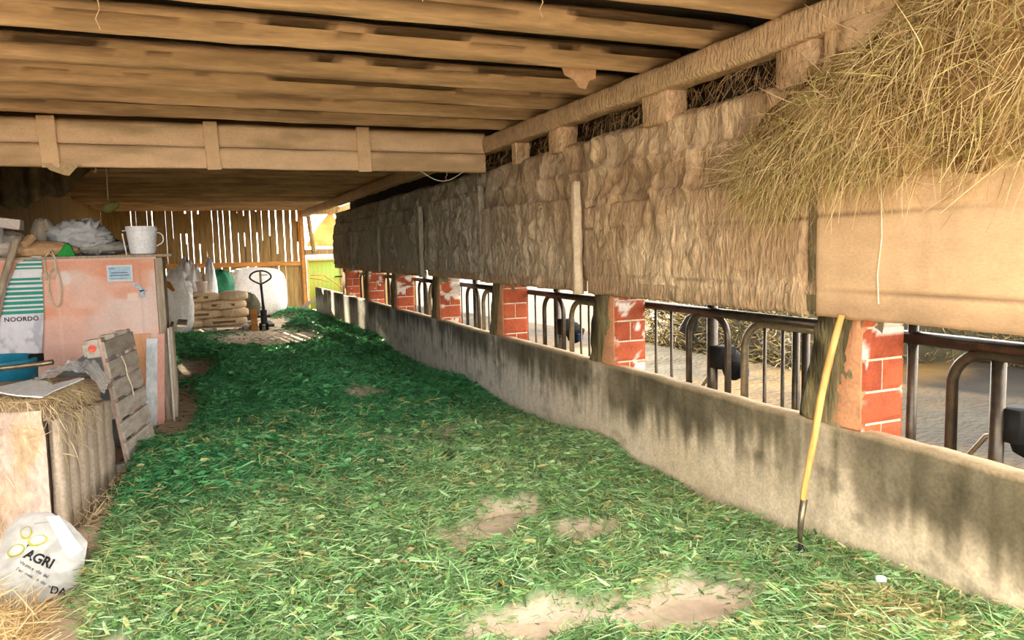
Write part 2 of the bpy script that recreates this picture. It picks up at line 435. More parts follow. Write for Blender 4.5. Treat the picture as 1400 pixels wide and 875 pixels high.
def panel(y0, y1, z0, z1, x, t, seed, rough_, label, planks=(), chip=0.0):
    n = int((y1 - y0) / .02) + 1; m = int((z1 - z0) / .02) + 1
    ys = np.linspace(y0, y1, n); zs = np.linspace(z0, z1, m)
    Y, Z = np.meshgrid(ys, zs, indexing='ij')
    lump = ((fbm(Y * 4, Z * 2.5, 4, seed) - .5) * .035 + np.maximum(0, vn(Y * 15, Z * 5, seed + 2) - .55) * .08 + np.maximum(0, vn(Y * 30, Z * 12, seed + 3) - .6) * .07)
    low = sm(z0 + .02, z0 + .2, Z) if rough_ < .5 else 1
    X = x - lump * rough_ * (.4 + .6 * sm(3.2, 4.9, Y)) * low - .008 * (fbm(Y * 1.5, Z * 2, 2, seed + 9) - .5)
    for p in planks:
        X = X + .010 * np.exp(-((Z - p - .008 * (Y - y0)) / .009) ** 2)
    ed = np.minimum(np.minimum(Y - y0, y1 - Y), np.minimum(Z - z0, z1 - Z))
    X = X + .012 * (1 - sm(0, .02, ed))
    dz = .03 * (fbm(Y * 3, Y * 0, 3, seed + 5) - .5) * sm(z1 - .25, z1, Z) * (1 + rough_) + chip * .02 * (fbm(Y * 6, Y * 0, 3, seed + 6) - .5) * (1 - sm(z0, z0 + .05, Z))
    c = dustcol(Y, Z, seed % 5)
    if rough_ < .5: c = mixc(hx('#d8b48a'), hx('#c8a57c'), fbm(Y * 2, Z * 3, 3, seed + 7))
    grime = (1 - sm(.0, .12, Z - z0 - .08 * fbm(Y * 4, Y * 0, 3, seed + 8)))
    c = mixc(c, mixc(hx('#8c7757'), hx('#c79d78'), fbm(Y * 8, Z * 14, 3, seed + 11)), grime * .75)
    for p in planks:
        c = mixc(c, hx('#6b5238'), .7 * np.exp(-((Z - p - .008 * (Y - y0)) / .005) ** 2))
    F0 = np.stack([X, Y, Z + dz], -1)
    def off(A):
        B = A.copy(); B[..., 0] = x + t; return B
    Fr = F0
    V = Fr.reshape(-1, 3); Q = grid(n, m)
    idx = np.arange(n * m).reshape(n, m)
    loop = np.concatenate([idx[:, 0], idx[-1, 1:], idx[-2::-1, -1], idx[0, -2:0:-1]])
    Vb = off(V[loop]); k = len(loop); b0 = len(V)
    Vall = np.concatenate([V, Vb])
    j = np.arange(k); j2 = (j + 1) % k
    Qs = np.stack([loop[j], b0 + j, b0 + j2, loop[j2]], -1)
    cc = np.concatenate([c.reshape(-1, 3), c.reshape(-1, 3)[loop] * .9])
    o = mesh_np('wall_board_panel', Vall, np.concatenate([Q, Qs]), M_smooth if rough_ < .5 else M_wall, cols=cc, smooth=True)
    tag(o, label, 'wall panel', 'board panels hanging above the feed openings')
PY = [2.842, 5.325, 7.73, 10.06, 12.5, 14.7, 17.1]        # near faces of the brick pillars
panel(.75, 3.085, 1.19, 1.92, WX - .075, .1, 100, .18, 'smooth tan board panel nearest the camera, under the hanging hay', (1.32, 1.70), 1)
panel(3.19, 5.66, 1.19, 1.93, WX - .05, .08, 110, .8, 'dust-caked board panel directly left of the smooth tan one', (1.34, 1.71), 1)
panel(5.80, 8.14, 1.20, 2.02, WX - .05, .08, 120, 1.0, 'rough dusty board panel left of the pale upright batten', (), 1)
panel(8.24, 10.55, 1.21, 2.25, WX - .01, .05, 130, 1.0, 'dust-caked grey panel above the fourth brick pillar, set further back', ())
panel(10.75, 13.3, 1.20, 1.98, WX - .05, .08, 140, .6, 'grey board panel above the fifth brick pillar with a pale right edge', ())
panel(13.42, 15.8, 1.20, 1.98, WX - .04, .07, 150, .6, 'grey board panel, second from the far end of the wall', ())
panel(15.9, 18.25, 1.20, 1.98, WX - .04, .07, 160, .6, 'grey board panel at the far end of the wall', ())

def batten(y, z0, z1, w, label, seed, x=WX - .08, mt=None):
    mb = MB(); mb.beam((x, y, z0), (x, y + .02, z1), w, .07, 22, .012, (1, 0, 0), .3, seed, col=dustcol(np.array(y), np.array(1.6)) * 1.08)
    tag(mb.build('upright_batten', mt or M_wall, smooth=True), label, 'batten', 'upright battens between the wall panels')
batten(5.735, 1.18, 2.13, .085, 'pale dust-covered upright batten right of the third opening', 1, WX - .09, mat('pale dusty batten', hx('#d9c3a0'), hx('#b09a7a'), .4, 8, bump=.5))
batten(8.19, 1.2, 2.3, .05, 'thin dark upright batten above the right side of the bright fourth opening', 2, WX - .03)
batten(10.65, 1.19, 2.2, .12, 'pale grey upright batten between the fourth and fifth pillars', 3, WX - .06)
batten(13.36, 1.19, 2.0, .08, 'upright batten beside the second-last grey panel', 4, WX - .05)
batten(15.85, 1.19, 2.0, .07, 'upright batten nearest the far end of the wall', 5, WX - .05)

# long wall plate under the joists
mb = MB(); mb.beam((WX + .02, .9, 2.735), (WX + .02, 23.6, 2.735), .17, .17, 330, .014, (0, 0, 1), .15, 31, col=hx('#d3b389'), fr=2)
tag(mb.build('wall_plate_beam', M_wall, smooth=True), 'long dust-covered beam running along the top of the right wall under the joists', 'beam')
# blocks in the slot
for i, (y, w) in enumerate(((4.66, .34), (6.28, .28), (3.3, .3), (7.25, .12))):
    mb = MB(); mb.beam((WX + .06, y, 2.44), (WX + .06, y, 2.67), w, .16, 6, .012, (1, 0, 0), .1, 40 + i, col=hx('#dcb98f'))
    tag(mb.build('packing_block', M_wall, smooth=True),
        ['squared dusty block in the slot under the beam, above the pale batten side', 'dusty block in the slot under the beam, second from the girder',
         'broad dusty block closing the near end of the slot', 'narrow dusty block in the slot nearest the girder'][i], 'block', 'blocks in the slot under the wall beam')
# upright post at the top right
mb = MB(); mb.beam((WX + .03, 3.12, 1.9), (WX - .01, 3.0, 2.95), .1, .12, 30, .02, (1, 0, 0), .35, 51, col=hx('#c9a87c'))
tag(mb.build('upright_post', M_wall, smooth=True), 'rough upright post rising through the hay at the top right', 'post')
mb = MB(); mb.beam((WX + .02, 3.14, 1.21), (WX + .01, 3.135, 2.0), .085, .1, 20, .01, (1, 0, 0), .2, 53)
tag(mb.build('upright_post', M_darkpost, smooth=True), 'dark upright post in the slot between the smooth tan panel and the next one', 'post')
# plank behind the hay, near end
mb = MB(); mb.beam((WX - .06, .9, 2.57), (WX - .04, 2.95, 2.60), .05, .14, 30, .006, (0, 0, 1), .1, 52, col=hx('#e0bf95'))
tag(mb.build('horizontal_board', M_smooth, smooth=True), 'smooth horizontal board above the hanging hay at the top right', 'board')

# ------------------------------------------------------------------ posts and brick pillars
def pillar(k, Y, label, plabel, whites, seed):
    rs = random.Random(seed)
    root = thing('brick_pillar', (WX + .02, Y, FZ), label, 'pillar', 'brick pillars between the feed openings')
    mb = MB()
    wd, dp, ch = .29, .15, .168
    z = 0; i = 0
    mb.box((.006, .006, 0), (wd - .006, dp, 1.42), col=hx('#c9b9a0'))
    while z < 1.40:
        h = min(ch, 1.42 - z) - .012
        cuts = [0, wd] if i % 2 else [0, wd * (.48 + .05 * rs.random()), wd]
        for a, b in zip(cuts[:-1], cuts[1:]):
            # subdivided face so the whitewash patches have their own outline
            n, m = 12, 8
            col = mixc(hx('#bd5f38'), hx('#98462a'), np.array(rs.random()))
            xs = np.linspace(a + (.004 if a else 0), b - (.004 if b < wd else 0), n); zs = np.linspace(z, z + h, m)
            X, Z = np.meshgrid(xs, zs, indexing='ij')
            e = np.minimum(np.minimum(X - xs[0], xs[-1] - X), np.minimum(Z - zs[0], zs[-1] - Z))
            Yy = .0 + .006 * (1 - sm(0, .008, e)) - .004 * fbm(X * 30, Z * 30, 3, seed + i)
            wsh = sm(.5, .56, fbm(X * 9 + seed, Z * 9, 4, seed + 3) + whites(Z + FZ) - .15)
            C = mixc(col, hx('#e9ddcb'), wsh * .92)
            C = C * (1 - .25 * vn(X * 20, Z * 20, seed + 8)[..., None])
            mb.add(np.stack([X, Yy, Z], -1).reshape(-1, 3), [tuple(q) for q in grid(n, m)][::1], C.reshape(-1, 3))
            mb.box((xs[0], .007, z), (xs[-1] + (.004 if b >= wd else 0), dp, z + h), col=col * .95)
        z += ch; i += 1
    mb.build('bricks', M_vc, root)
    # tapering render on the passage side
    r = MB()
    n, m = 8, 30
    zs = np.linspace(.81, 1.41, m); out = []
    for zz in zs:
        zt = zz + FZ
        wid = .02 + .15 * max(0, min(1, (1.2 - zt) / .6))
        for q in range(n):
            t = q / (n - 1)
            out.append((-.012 - .006 * math.sin(t * 3.1) - .004 * rs.random(), dp * 0 + .002 + (dp * .2 + wid) * t, zz))
    cc = mixc(hx('#cf9568'), hx('#c08a66'), np.random.default_rng(seed).random(len(out)))
    r.add(out, [tuple(q) for q in grid(m, n)], cc)
    r.box((-.008, .004, .81), (.03, dp * .2 + .05, 1.41), col=hx('#c48d64'))
    pl = r.build('render_coat', M_vc, root, smooth=True); pl['label'] = 'tapering salmon render beside the bricks'
    # leaning timber
    t = MB()
    t.beam((.08, .272, .78), (.08, .135, 1.44), .15, .30, 26, .014, (0, 1, 0), .08, seed + 1)
    o = t.build('timber_post', M_darkpost, smooth=True, org=(0, 0, 0)); o.location = (WX + .0, Y, FZ)
    tag(o, plabel, 'post', 'leaning timber posts beside the brick pillars')
wp = [lambda z: sm(.95, 1.2, z) * .18 + .0, lambda z: .16 * np.exp(-((z - .98) / .12) ** 2), lambda z: z * 0 - .3,
      lambda z: sm(.85, .98, z) * .16 + .02, lambda z: .3 * np.exp(-((z - .98) / .14) ** 2) - .03, lambda z: sm(1.05, 1.15, z) * .12 - .02, lambda z: z * 0 - .05]
PL = ['red brick pillar beside the leaning fork handle, nearest the camera', 'red brick pillar with a bright white paint patch, second from the camera',
      'clean red brick pillar right of the dazzling bright opening, third from the camera', 'mottled pinkish brick pillar left of the dazzling bright opening, fourth from the camera',
      'brick pillar with a large white painted square, fifth from the camera', 'brick pillar with a pale top, second from the far end', 'small plain brick pillar at the far end of the wall']
PP = ['broad dark timber post right behind the leaning fork handle', 'leaning grey timber post left of the white-patched second pillar', 'leaning dark post between the dazzling opening and the third pillar',
      'leaning post left of the mottled fourth pillar', 'leaning post left of the white-painted fifth pillar', 'leaning post left of the pale-topped sixth pillar', 'leaning post beside the farthest brick pillar']
for k, Y in enumerate(PY): pillar(k, Y, PL[k], PP[k], wp[k], 200 + k * 13)

# ------------------------------------------------------------------ feed fences in the openings
def arch(y0, y1, zt, zb, r, x=0):
    """inverted U from (y0, zb) up, over and down at y1"""
    P = [(x, y0, zb)]
    for i in range(9):
        a = math.pi - i / 8 * math.pi / 2; P.append((x, y0 + r + r * math.cos(a), zt - r + r * math.sin(a)))
    for i in range(9):
        a = math.pi / 2 - i / 8 * math.pi / 2; P.append((x, y1 - r + r * math.cos(a), zt - r + r * math.sin(a)))
    P.append((x, y1, zb)); return P
def half(y0, y1, zt, zb, r, x=0):
    s = 1 if y1 > y0 else -1
    P = [(x, y0, zb)]
    for i in range(11):
        a = i / 10 * math.pi / 2; P.append((x, y0 + s * r * (1 - math.cos(a)), zt - r + r * math.sin(a)))
    P.append((x, y1, zt)); return P
def fence(Y, label, L=2.35, galv=True):
    root = thing('feed_fence', (WX + .36, Y + .048 * Y, FZ), label, 'fence', 'tubular steel feed fences in the wall openings')
    def part(nm, pts, r, m=M_metal, lab=None):
        o = MB().tube([(p[0], p[1] * 1.048, p[2] - FZ - .02 * (p[2] > .9)) for p in pts], r, 12).build(nm, m, root, smooth=True)
        if lab: o['label'] = lab
    part('top_rail', [(0, .3, 1.10), (0, L + .12, 1.11)], .033)
    for y in (2.16, 1.95, .93, .77): part('thin_bar', [(.0, y, FZ), (.0, y, 1.1)], .012)
    part('neck_hoop', arch(1.29, 1.73, 1.085, FZ, .16), .024)
    part('post', [(.05, 1.52, FZ), (.05, 1.52, 1.25)], .04)
    part('side_hoop', half(1.12, .3, 1.065, FZ, .19), .027, M_galv if galv else M_metal, 'paler curved side hoop' if galv else None)
    for y in (.68, .6): part('upright', [(.02, y, FZ), (.02, y, 1.1)], .024)
    part('lower_rail', [(.05, .3, .42), (.05, L, .42)], .022)
    return root
fl = ['black tubular feed fence with a pale curved hoop, between the first and second brick pillars', 'dark tubular feed fence between the second and third brick pillars',
      'feed fence silhouetted in the dazzling bright opening', 'dark feed fence between the fourth and fifth brick pillars', 'dark feed fence left of the white-painted fifth pillar', 'dark feed fence in the farthest opening']
f0 = fence(PY[0], fl[0])
f1 = fence(PY[1], fl[1])
for k in range(2, 6):
    c = copy_tree(f1); c.location.y = PY[k] * 1.048; c['label'] = fl[k]
# nearest opening, cut by the frame edge
def fence_near():
    root = thing('feed_fence', (WX + .36, .44, FZ), 'thick tubular feed fence right of the nearest brick pillar, cut by the picture edge', 'fence', 'tubular steel feed fences in the wall openings')
    def part(nm, pts, r, m=M_metal): MB().tube([(p[0], p[1] * 1.048 - .44, p[2] - FZ - .02 * (p[2] > .9)) for p in pts], r, 14).build(nm, m, root, smooth=True)
    part('top_rail', [(0, .6, 1.09), (0, 2.95, 1.09)], .036)
    part('post', [(.0, 2.70, FZ), (.0, 2.70, 1.2)], .026)
    part('side_hoop', half(2.48, 1.3, 1.05, FZ, .17), .028)
    part('post', [(.02, 2.27, FZ), (.02, 2.27, 1.05)], .033)
    part('lower_rail', [(.05, .6, .42), (.05, 2.9, .42)], .022)
fence_near()

def bowl(y, label, x=WX + .46, z=.70):
    root = thing('drinking_bowl', (x, y, z), label, 'drinking bowl', 'drinkers fixed to the fence posts')
    b = MB(); b.lathe([(.02, -.12), (.07, -.09), (.10, 0), (.108, .03), (.10, .03), (.08, 0), (.03, -.06), (0, -.06)], (0.05, 0, 0), 24)
    b.box((-.12, -.06, -.02), (.02, .06, .14)); b.build('bowl', M_black, root, smooth=True)
    h = MB(); h.lathe([(.001, .08), (.05, .07), (.085, .04), (.10, .0)], (.02, 0, .03), 20); h.build('hood', M_black, root, smooth=True)
    p = MB(); p.tube([(.1, .1, -.02), (.05, .22, -.06), (0, .3, -.2), (0, .3, -.5)], .014, 10); p.build('water_pipe', M_galv, root, smooth=True)
    q = MB(); q.box((.02, -.15, -.08), (.07, -.09, -.01)); q.build('valve', M_valve, root, bev=.01)
bowl(4.45, 'black drinking bowl with blue valve on the post beyond the second pillar opening')
bowl(2.33, 'black drinking bowl with blue valve at the right picture edge', x=WX + .50, z=.64)
bowl(6.98, 'dark drinking bowl seen through the third opening')

# ------------------------------------------------------------------ bank of hay in the yard
def bank():
    rs = np.random.default_rng(5)
    u = np.linspace(0, 1, 110); v = np.linspace(0, 1, 24)
    U, Vv = np.meshgrid(u, v, indexing='ij')
    by = 1.5 + 12.0 * U
    bx = 10.4 - 2.7 * sm(7.4, 8.4, by) + .35 * (fbm(by * 1.1, U * 0, 3, 3) - .5)
    nx, ny = 1.0, 0.0
    H = 1.5 * sm(0, .06, U) * sm(0, .08, 1 - U)
    prof = np.sin(np.clip(Vv, 0, 1) * math.pi) ** .7
    X = bx + nx * Vv * 3.2; Y = by + ny * Vv * 3.2
    Z = FZ - .05 + H * prof * (.85 + .3 * fbm(X * 1.4, Y * 1.4, 4, 8)) + .12 * fbm(X * 5, Y * 5, 3, 10) * prof
    c = mixc(hx('#4a4024'), hx('#15140b'), fbm(X * 3, Y * 3 + Z * 3, 4, 12))
    P0 = np.stack([X, Y, Z], -1)
    V0 = P0.reshape(-1, 3); Q0 = grid(len(u), len(v))
    n = 22000
    ui = rs.random(n) * .98; vi = rs.random(n) ** 1.6 * .6
    iu = (ui * (len(u) - 1)).astype(int); iv = (vi * (len(v) - 1)).astype(int)
    fu = (ui * (len(u) - 1) - iu)[:, None]; fv = (vi * (len(v) - 1) - iv)[:, None]
    P = P0[iu, iv] * (1 - fu) * (1 - fv) + P0[iu + 1, iv] * fu * (1 - fv) + P0[iu, iv + 1] * (1 - fu) * fv + P0[iu + 1, iv + 1] * fu * fv
    D = rs.normal(size=(n, 3)) * [1, 1, .6] + [-.3, -.3, .2]; D /= np.linalg.norm(D, axis=1)[:, None]
    Vr, Qr = ribbons(P, D, rs.uniform(.1, .26, n), rs.uniform(.01, .03, n), 2, rs.normal(size=n) * .5, rs)
    cr = mixc(hx('#80704a'), hx('#1c1d0e'), rs.random(n)); cr = np.repeat(cr, 6, 0)
    o = mesh_np('hay_bank', np.concatenate([V0, Vr]), np.concatenate([Q0, Qr + len(V0)]), M_straw, cols=np.concatenate([c.reshape(-1, 3), cr]))
    tag(o, 'long bank of dry hay and stalks lying across the yard beyond the openings', 'hay', kind='stuff')
bank()
# yard wall behind the bank
mb = MB(); 
mb.box((0, 0, FZ - .1), (16.0, .2, 2.4), Matrix.Translation((15.5, -3.0, 0)) @ Matrix.Rotation(math.radians(90), 4, 'Z'))
struct(mb.build('wall_yard', M_backplank))
# broken dark sheet lying against the bank
mb = MB(); mb.prism([(0, 0), (.75, .5), (.8, .62), (.12, .2)], .03, Matrix.Translation((7.45, 10.6, .15)) @ Matrix.Rotation(math.radians(-30), 4, 'Z'))
mb.prism([(.0, 0), (.14, .18), (.35, .3), (.25, -.15)], .03, Matrix.Translation((7.43, 10.58, .12)) @ Matrix.Rotation(math.radians(-30), 4, 'Z'))
tag(mb.build('metal_sheet', M_black), 'bent dark sheet sticking out of the hay bank in the yard', 'sheet')

# ------------------------------------------------------------------ ceiling: deck, joists, girder
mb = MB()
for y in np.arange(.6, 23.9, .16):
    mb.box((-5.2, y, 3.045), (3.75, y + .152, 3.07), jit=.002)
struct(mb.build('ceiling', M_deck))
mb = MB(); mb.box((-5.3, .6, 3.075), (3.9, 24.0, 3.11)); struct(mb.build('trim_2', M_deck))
jy = [2.12, 2.82, 3.53, 4.20, 4.90, 5.70, 6.38, 6.97, 7.62]
jl = ['rough joist nearest the camera, above the picture', 'rough joist cut by the top picture edge', 'thick dusty ceiling joist, first full one from the top of the picture', 'dusty ceiling joist, second from the top of the picture',
      'dusty ceiling joist, third from the top, with a peeled flap at its right end', 'dusty ceiling joist, fourth from the top of the picture', 'dusty ceiling joist, third in front of the girder',
      'dusty ceiling joist, second in front of the girder', 'dusty ceiling joist directly in front of the girder']
for i, y in enumerate(jy):
    if i == 0: continue
    mb = MB(); mb.beam((-5.1, y - .11, 2.91), (WX + .28, y - .11, 2.91), .19, .18, 150, .010, (0, 0, 1), .5, 60 + i, fr=1.2)
    tag(mb.build('ceiling_joist', M_joist, smooth=True), jl[i], 'joist', 'ceiling joists in front of the girder')
ORD = 'first second third fourth fifth sixth seventh eighth ninth tenth eleventh twelfth thirteenth fourteenth fifteenth sixteenth seventeenth eighteenth nineteenth twentieth twenty-first twenty-second twenty-third twenty-fourth'.split()
fy = list(np.arange(8.6, 23.5, .82))
for i, y in enumerate(fy):
    mb = MB(); jz = 2.915 + random.uniform(-.03, .03); mb.beam((-5.1, y, jz), (WX + .28, y, jz), .15, .18, 60, .012, (0, 0, 1), .5, 90 + i, fr=1.2)
    o = mb.build('ceiling_joist', M_joist, smooth=True)
    tag(o, 'dim ceiling joist, %s beyond the girder' % ORD[i], 'joist', 'ceiling joists beyond the girder')
# girder
g = thing('girder', (0, 8.0, 2.42), 'wide board-clad girder with short upright cleats crossing under the ceiling', 'girder')
def plank(x0, x1, z0, z1, y0, seed, sag=0):
    n = int((x1 - x0) / .04); m = 8
    X, Z = np.meshgrid(np.linspace(x0, x1, n), np.linspace(z0, z1, m), indexing='ij')
    e = np.minimum(Z - z0, z1 - Z)
    Y = y0 + .012 * (1 - sm(0, .012, e)) + .01 * (fbm(X * 2, Z * 5, 3, seed) - .5)
    Zs = Z + .012 * (fbm(X * 2, X * 0, 3, seed + 1) - .5)
    c = mixc(hx('#e8c79c'), hx('#c2a47a'), sm(.45, .7, fbm(X * 1.3, Z * 6, 4, seed + 2)))
    V = np.stack([X, Y, Zs], -1).reshape(-1, 3); Q = grid(n, m)
    Vb = V.copy(); Vb[:, 1] = y0 + .05
    idx = np.arange(n * m).reshape(n, m)
    Qb = np.concatenate([np.stack([idx[:-1, 0], idx[1:, 0], idx[1:, 0] + n * m, idx[:-1, 0] + n * m], -1), np.stack([idx[:-1, -1], idx[1:, -1], idx[1:, -1] + n * m, idx[:-1, -1] + n * m], -1)])
    o = mesh_np('plank', np.concatenate([V, Vb]), np.concatenate([Q, Qb]), M_smooth, cols=np.concatenate([c.reshape(-1, 3)] * 2), parent=g, smooth=True)
    o.location = (0, -8.0, -2.42)
plank(-5.1, 3.06, 2.43, 2.63, 8.0, 300); plank(-5.1, 3.06, 2.638, 2.86, 8.006, 310)
mb = MB(); mb.box((-5.1, .055, .02), (3.06, .2, .44)); mb.build('core_beam', M_joist, g)
for x, w in ((-2.6, .13), (-1.14, .135), (.232, .125), (1.705, .125)):
    mb = MB(); mb.beam((x, -.02, -.005), (x - .015, -.02, .45), w, .045, 8, .004, (0, 1, 0), .1, int(x * 10) + 99, col=hx('#e6c598'))
    mb.build('cleat', M_smooth, g)
mb = MB(); mb.prism([(-.16, .03), (-.1, -.03), (0, -.07), (.05, -.08), (.1, -.02), (.15, .03)], .01, Matrix.Translation((-1.05, -.045, .0)))
tag(mb.build('dust_flap', M_web, None), 'torn dusty flap hanging under the left cleat of the girder', 'flap').location = (0, 8.0, 2.42)
# flap hanging by the joist
mb = MB(); mb.prism([(0, .1), (.03, .03), (.1, 0), (.14, -.05), (.19, -.06), (.22, 0), (.27, .02), (.28, .1)], .012, Matrix.Translation((2.45, 4.87, 2.76)))
tag(mb.build('peeled_flap', M_card), 'peeled tan flap hanging from the right end of a ceiling joist', 'flap')
# dangling strands
dl = [(-.35, 4.11, 2.82, .16), (1.02, 3.43, 2.82, .1), (1.62, 3.43, 2.82, .12), (-.8, 8.03, 2.42, .05), (.9, 10.24, 2.83, .22), (2.6, 8.02, 2.44, .1)]
dn = ['curly dusty strand hanging near the top left of the ceiling', 'short strand at the top picture edge, left of the longer one', 'straight pale strand at the top picture edge in the middle', 'tiny strand under the left part of the girder', 'long thin strand among the far joists beyond the girder', 'short strand under the right end of the girder']
for i, (x, y, z, l) in enumerate(dl):
    mb = MB(); mb.tube([(x, y, z + .04), (x + .012, y, z - l * .4), (x - .008, y, z - l * .7), (x + .01, y, z - l)], [.004, .003, .003, .002], 6)
    tag(mb.build('cobweb_strand', M_web), dn[i], 'strand', 'dusty strands hanging from the ceiling')
mb = MB(); mb.tube([(2.55 + .5 * math.sin(t) * .6, 8.0 - .01, 2.46 - .09 * math.sin(t * 1)) for t in np.linspace(0, 3.1, 16)], .005, 6)
mb = MB(); mb.tube([(2.3 + .5 * t, 7.995, 2.44 - .11 * math.sin(t * math.pi)) for t in np.linspace(0, 1, 16)], .005, 6)
tag(mb.build('sagging_rope', M_rope), 'loose cord sagging under the right end of the girder', 'cord')
# dust covered lamp
L = thing('ceiling_lamp', (-.97, 11.0, 2.2), 'dirty greenish lamp hanging crooked under the dark joists on the left', 'lamp')
mb = MB(); mb.tube([(0.01, 0, .62), (0.0, 0, .3), (0, 0, .12)], .008, 6); mb.build('cord', M_web, L)
mb = MB(); mb.lathe([(.001, -.1), (.05, -.09), (.065, -.02), (.05, .06), (.03, .1), (.001, .11)], (0.02, 0, .03), 16, M=Matrix.Rotation(math.radians(65), 4, 'Y')); mb.build('housing', mat('grimy lamp glass', hx('#8f8a4a'), hx('#5d5a30'), .5, 12, bump=.3), L, smooth=True)

# ------------------------------------------------------------------ back wall and left wall
def back_wall():
    rs = random.Random(3)
    def layer(z0, z1, y, x0, x1, gapf):
        mb = MB(); x = x0
        while x < x1:
            w = rs.uniform(.11, .2); g_ = gapf(x, rs)
            xe = min(x + w, x1)
            s1, s2 = rs.uniform(-.012, .012), rs.uniform(-.012, .012)
            mb.add([(x, y, z0), (xe, y, z0), (xe + s1, y, z1), (x + s2, y, z1), (x, y + .025, z0), (xe, y + .025, z0), (xe + s1, y + .025, z1), (x + s2, y + .025, z1)],
                   [(0, 1, 2, 3), (7, 6, 5, 4), (0, 4, 5, 1), (2, 6, 7, 3), (1, 5, 6, 2), (0, 3, 7, 4)])
            x = xe + g_
        return mb
    a = layer(1.22, 3.04, 23.7, -2.3, 3.02, lambda x, r: r.choice([.004, .012, .03, .02, .014, .035]) if -.6 < x < 2.3 else (.03 if x > 2.3 else .002))
    for i in range(26):
        x = rs.uniform(-.7, 2.9); h0 = rs.choice([1.22, 1.22, 2.2, 1.9]); h1 = h0 + rs.uniform(.3, .9)
        a.box((x, 23.73, h0), (x + rs.uniform(.05, .14), 23.745, min(h1, 3.04)))
    struct(a.build('wall_back', M_backplank))
    b = layer(FZ - .1, 1.30, 23.66, -2.3, 3.02, lambda x, r: r.choice([.002, .004, .02, .03]) if -.3 < x < 2.2 else .002)
    struct(b.build('trim_3', M_backplank))
    mb = MB(); mb.beam((-2.3, 23.62, 1.3), (3.05, 23.62, 1.26), .06, .13, 20, .004, rnd=.1); 
    tag(mb.build('horizontal_rail', M_rail), 'orange-brown horizontal rail across the gappy plank wall at the far end', 'rail')
    mb = MB(); mb.beam((3.06, 23.6, FZ), (3.03, 23.6, 3.05), .12, .1, 20, .006, (0, 1, 0), rnd=.1)
    tag(mb.build('door_post', M_rail), 'upright timber post at the right end of the plank wall, beside the green gate', 'post')
    # left side
    c = MB()
    for i, y in enumerate(np.arange(10.6, 23.8, .22)):
        c.box((-2.34, y, FZ - .1), (-2.31, y + .214, 3.04), jit=.004)
    struct(c.build('wall_left', M_backplank))
    c = MB()
    for i, x in enumerate(np.arange(-5.2, -2.3, .22)):
        c.box((x, 10.6, FZ - .1), (x + .214, 10.63, 3.04), jit=.004)
    struct(c.build('wall_side', M_backplank))
back_wall()
c = MB()  # unseen left wall, added to block side fill and deepen joist contrast
for y in np.arange(1.0, 10.6, .22): c.box((-5.25, y, FZ - .1), (-5.2, y + .216, 3.04))
struct(c.build('wall_left', M_backplank))
# lumpy dust-laden sacking hanging in the dark left corner
def sacking():
    u = np.linspace(-2.25, -1.0, 50); v = np.linspace(0, 1, 24)
    U, V_ = np.meshgrid(u, v, indexing='ij')
    low = 2.78 - .75 * sm(-1.0, -2.2, U) * (.5 + .9 * fbm(U * 4, U * 0, 3, 21)) 
    Z = 2.8 * (1 - V_) + low * V_
    Y = 11.6 + .35 * (fbm(U * 3, Z * 3, 3, 23) - .5) + .1 * np.sin(U * 18)
    o = mesh_np('hanging_sacking', np.stack([U, Y, Z], -1).reshape(-1, 3), grid(50, 24), mat('dark old sacking', hx('#6b5c3f'), hx('#3d3423'), .6, 6, bump=.7, bscale=14), smooth=True)
    s = o.modifiers.new('s', 'SOLIDIFY'); s.thickness = .02
    tag(o, 'dark ragged sacking sagging from the joists in the upper left corner', 'sacking')
sacking()

mb = MB(); mb.box((4.12, 23.5, FZ), (6.5, 23.6, 3.04)); mb.box((3.08, 23.6, 2.72), (4.12, 23.7, 3.04)); mb.box((4.12, 18, 2.9), (4.16, 23.5, 3.04)); struct(mb.build('trim_4', M_backplank))
# green gate and torn sheet beyond the end of the passage wall
g2 = thing('gate', (3.12, 23.55, FZ), 'yellow-green sheet gate at the far end of the passage', 'gate')
mb = MB()
n = 41; xs = np.linspace(0.02, 1.15, n)
mb.add([(x, .003 * math.sin(x * 50), z) for x in xs for z in (.05, 1.55)], [tuple(q) for q in grid(n, 2)]); o = mb.build('sheet', M_gate, g2, smooth=True)
o.modifiers.new('s', 'SOLIDIFY').thickness = .004
mb = MB(); mb.box((0, -.05, 0), (.05, .0, 1.6)); mb.box((1.12, -.05, 0), (1.17, 0, 1.6)); mb.box((.05, -.05, 1.52), (1.12, 0, 1.58)); mb.build('frame', M_ash, g2, bev=.004)
mb = MB(); mb.box((.82, -.06, 1.0), (1.12, -.045, 1.04)); mb.build('hinge', M_black, g2)
mb = MB(); mb.tube([(2.98, 21.6, .95), (3.35, 21.9, .93), (3.7, 22.1, .7), (3.9, 22.2, .55)], .018, 8); mb.tube([(3.0, 22, .85), (3.3, 22.1, .8), (3.55, 22.1, .72)], .014, 8)
tag(mb.build('bent_pipe', M_rail, smooth=True), 'rusty bent rod lying over the end of the concrete wall before the gate', 'rod')
mb = MB(); mb.beam((2.55, 22.6, FZ + .05), (3.2, 22.3, .25), .04, .1, 6, .003)
tag(mb.build('loose_board', M_stain), 'pale loose board leaning at the far end of the concrete wall', 'board')
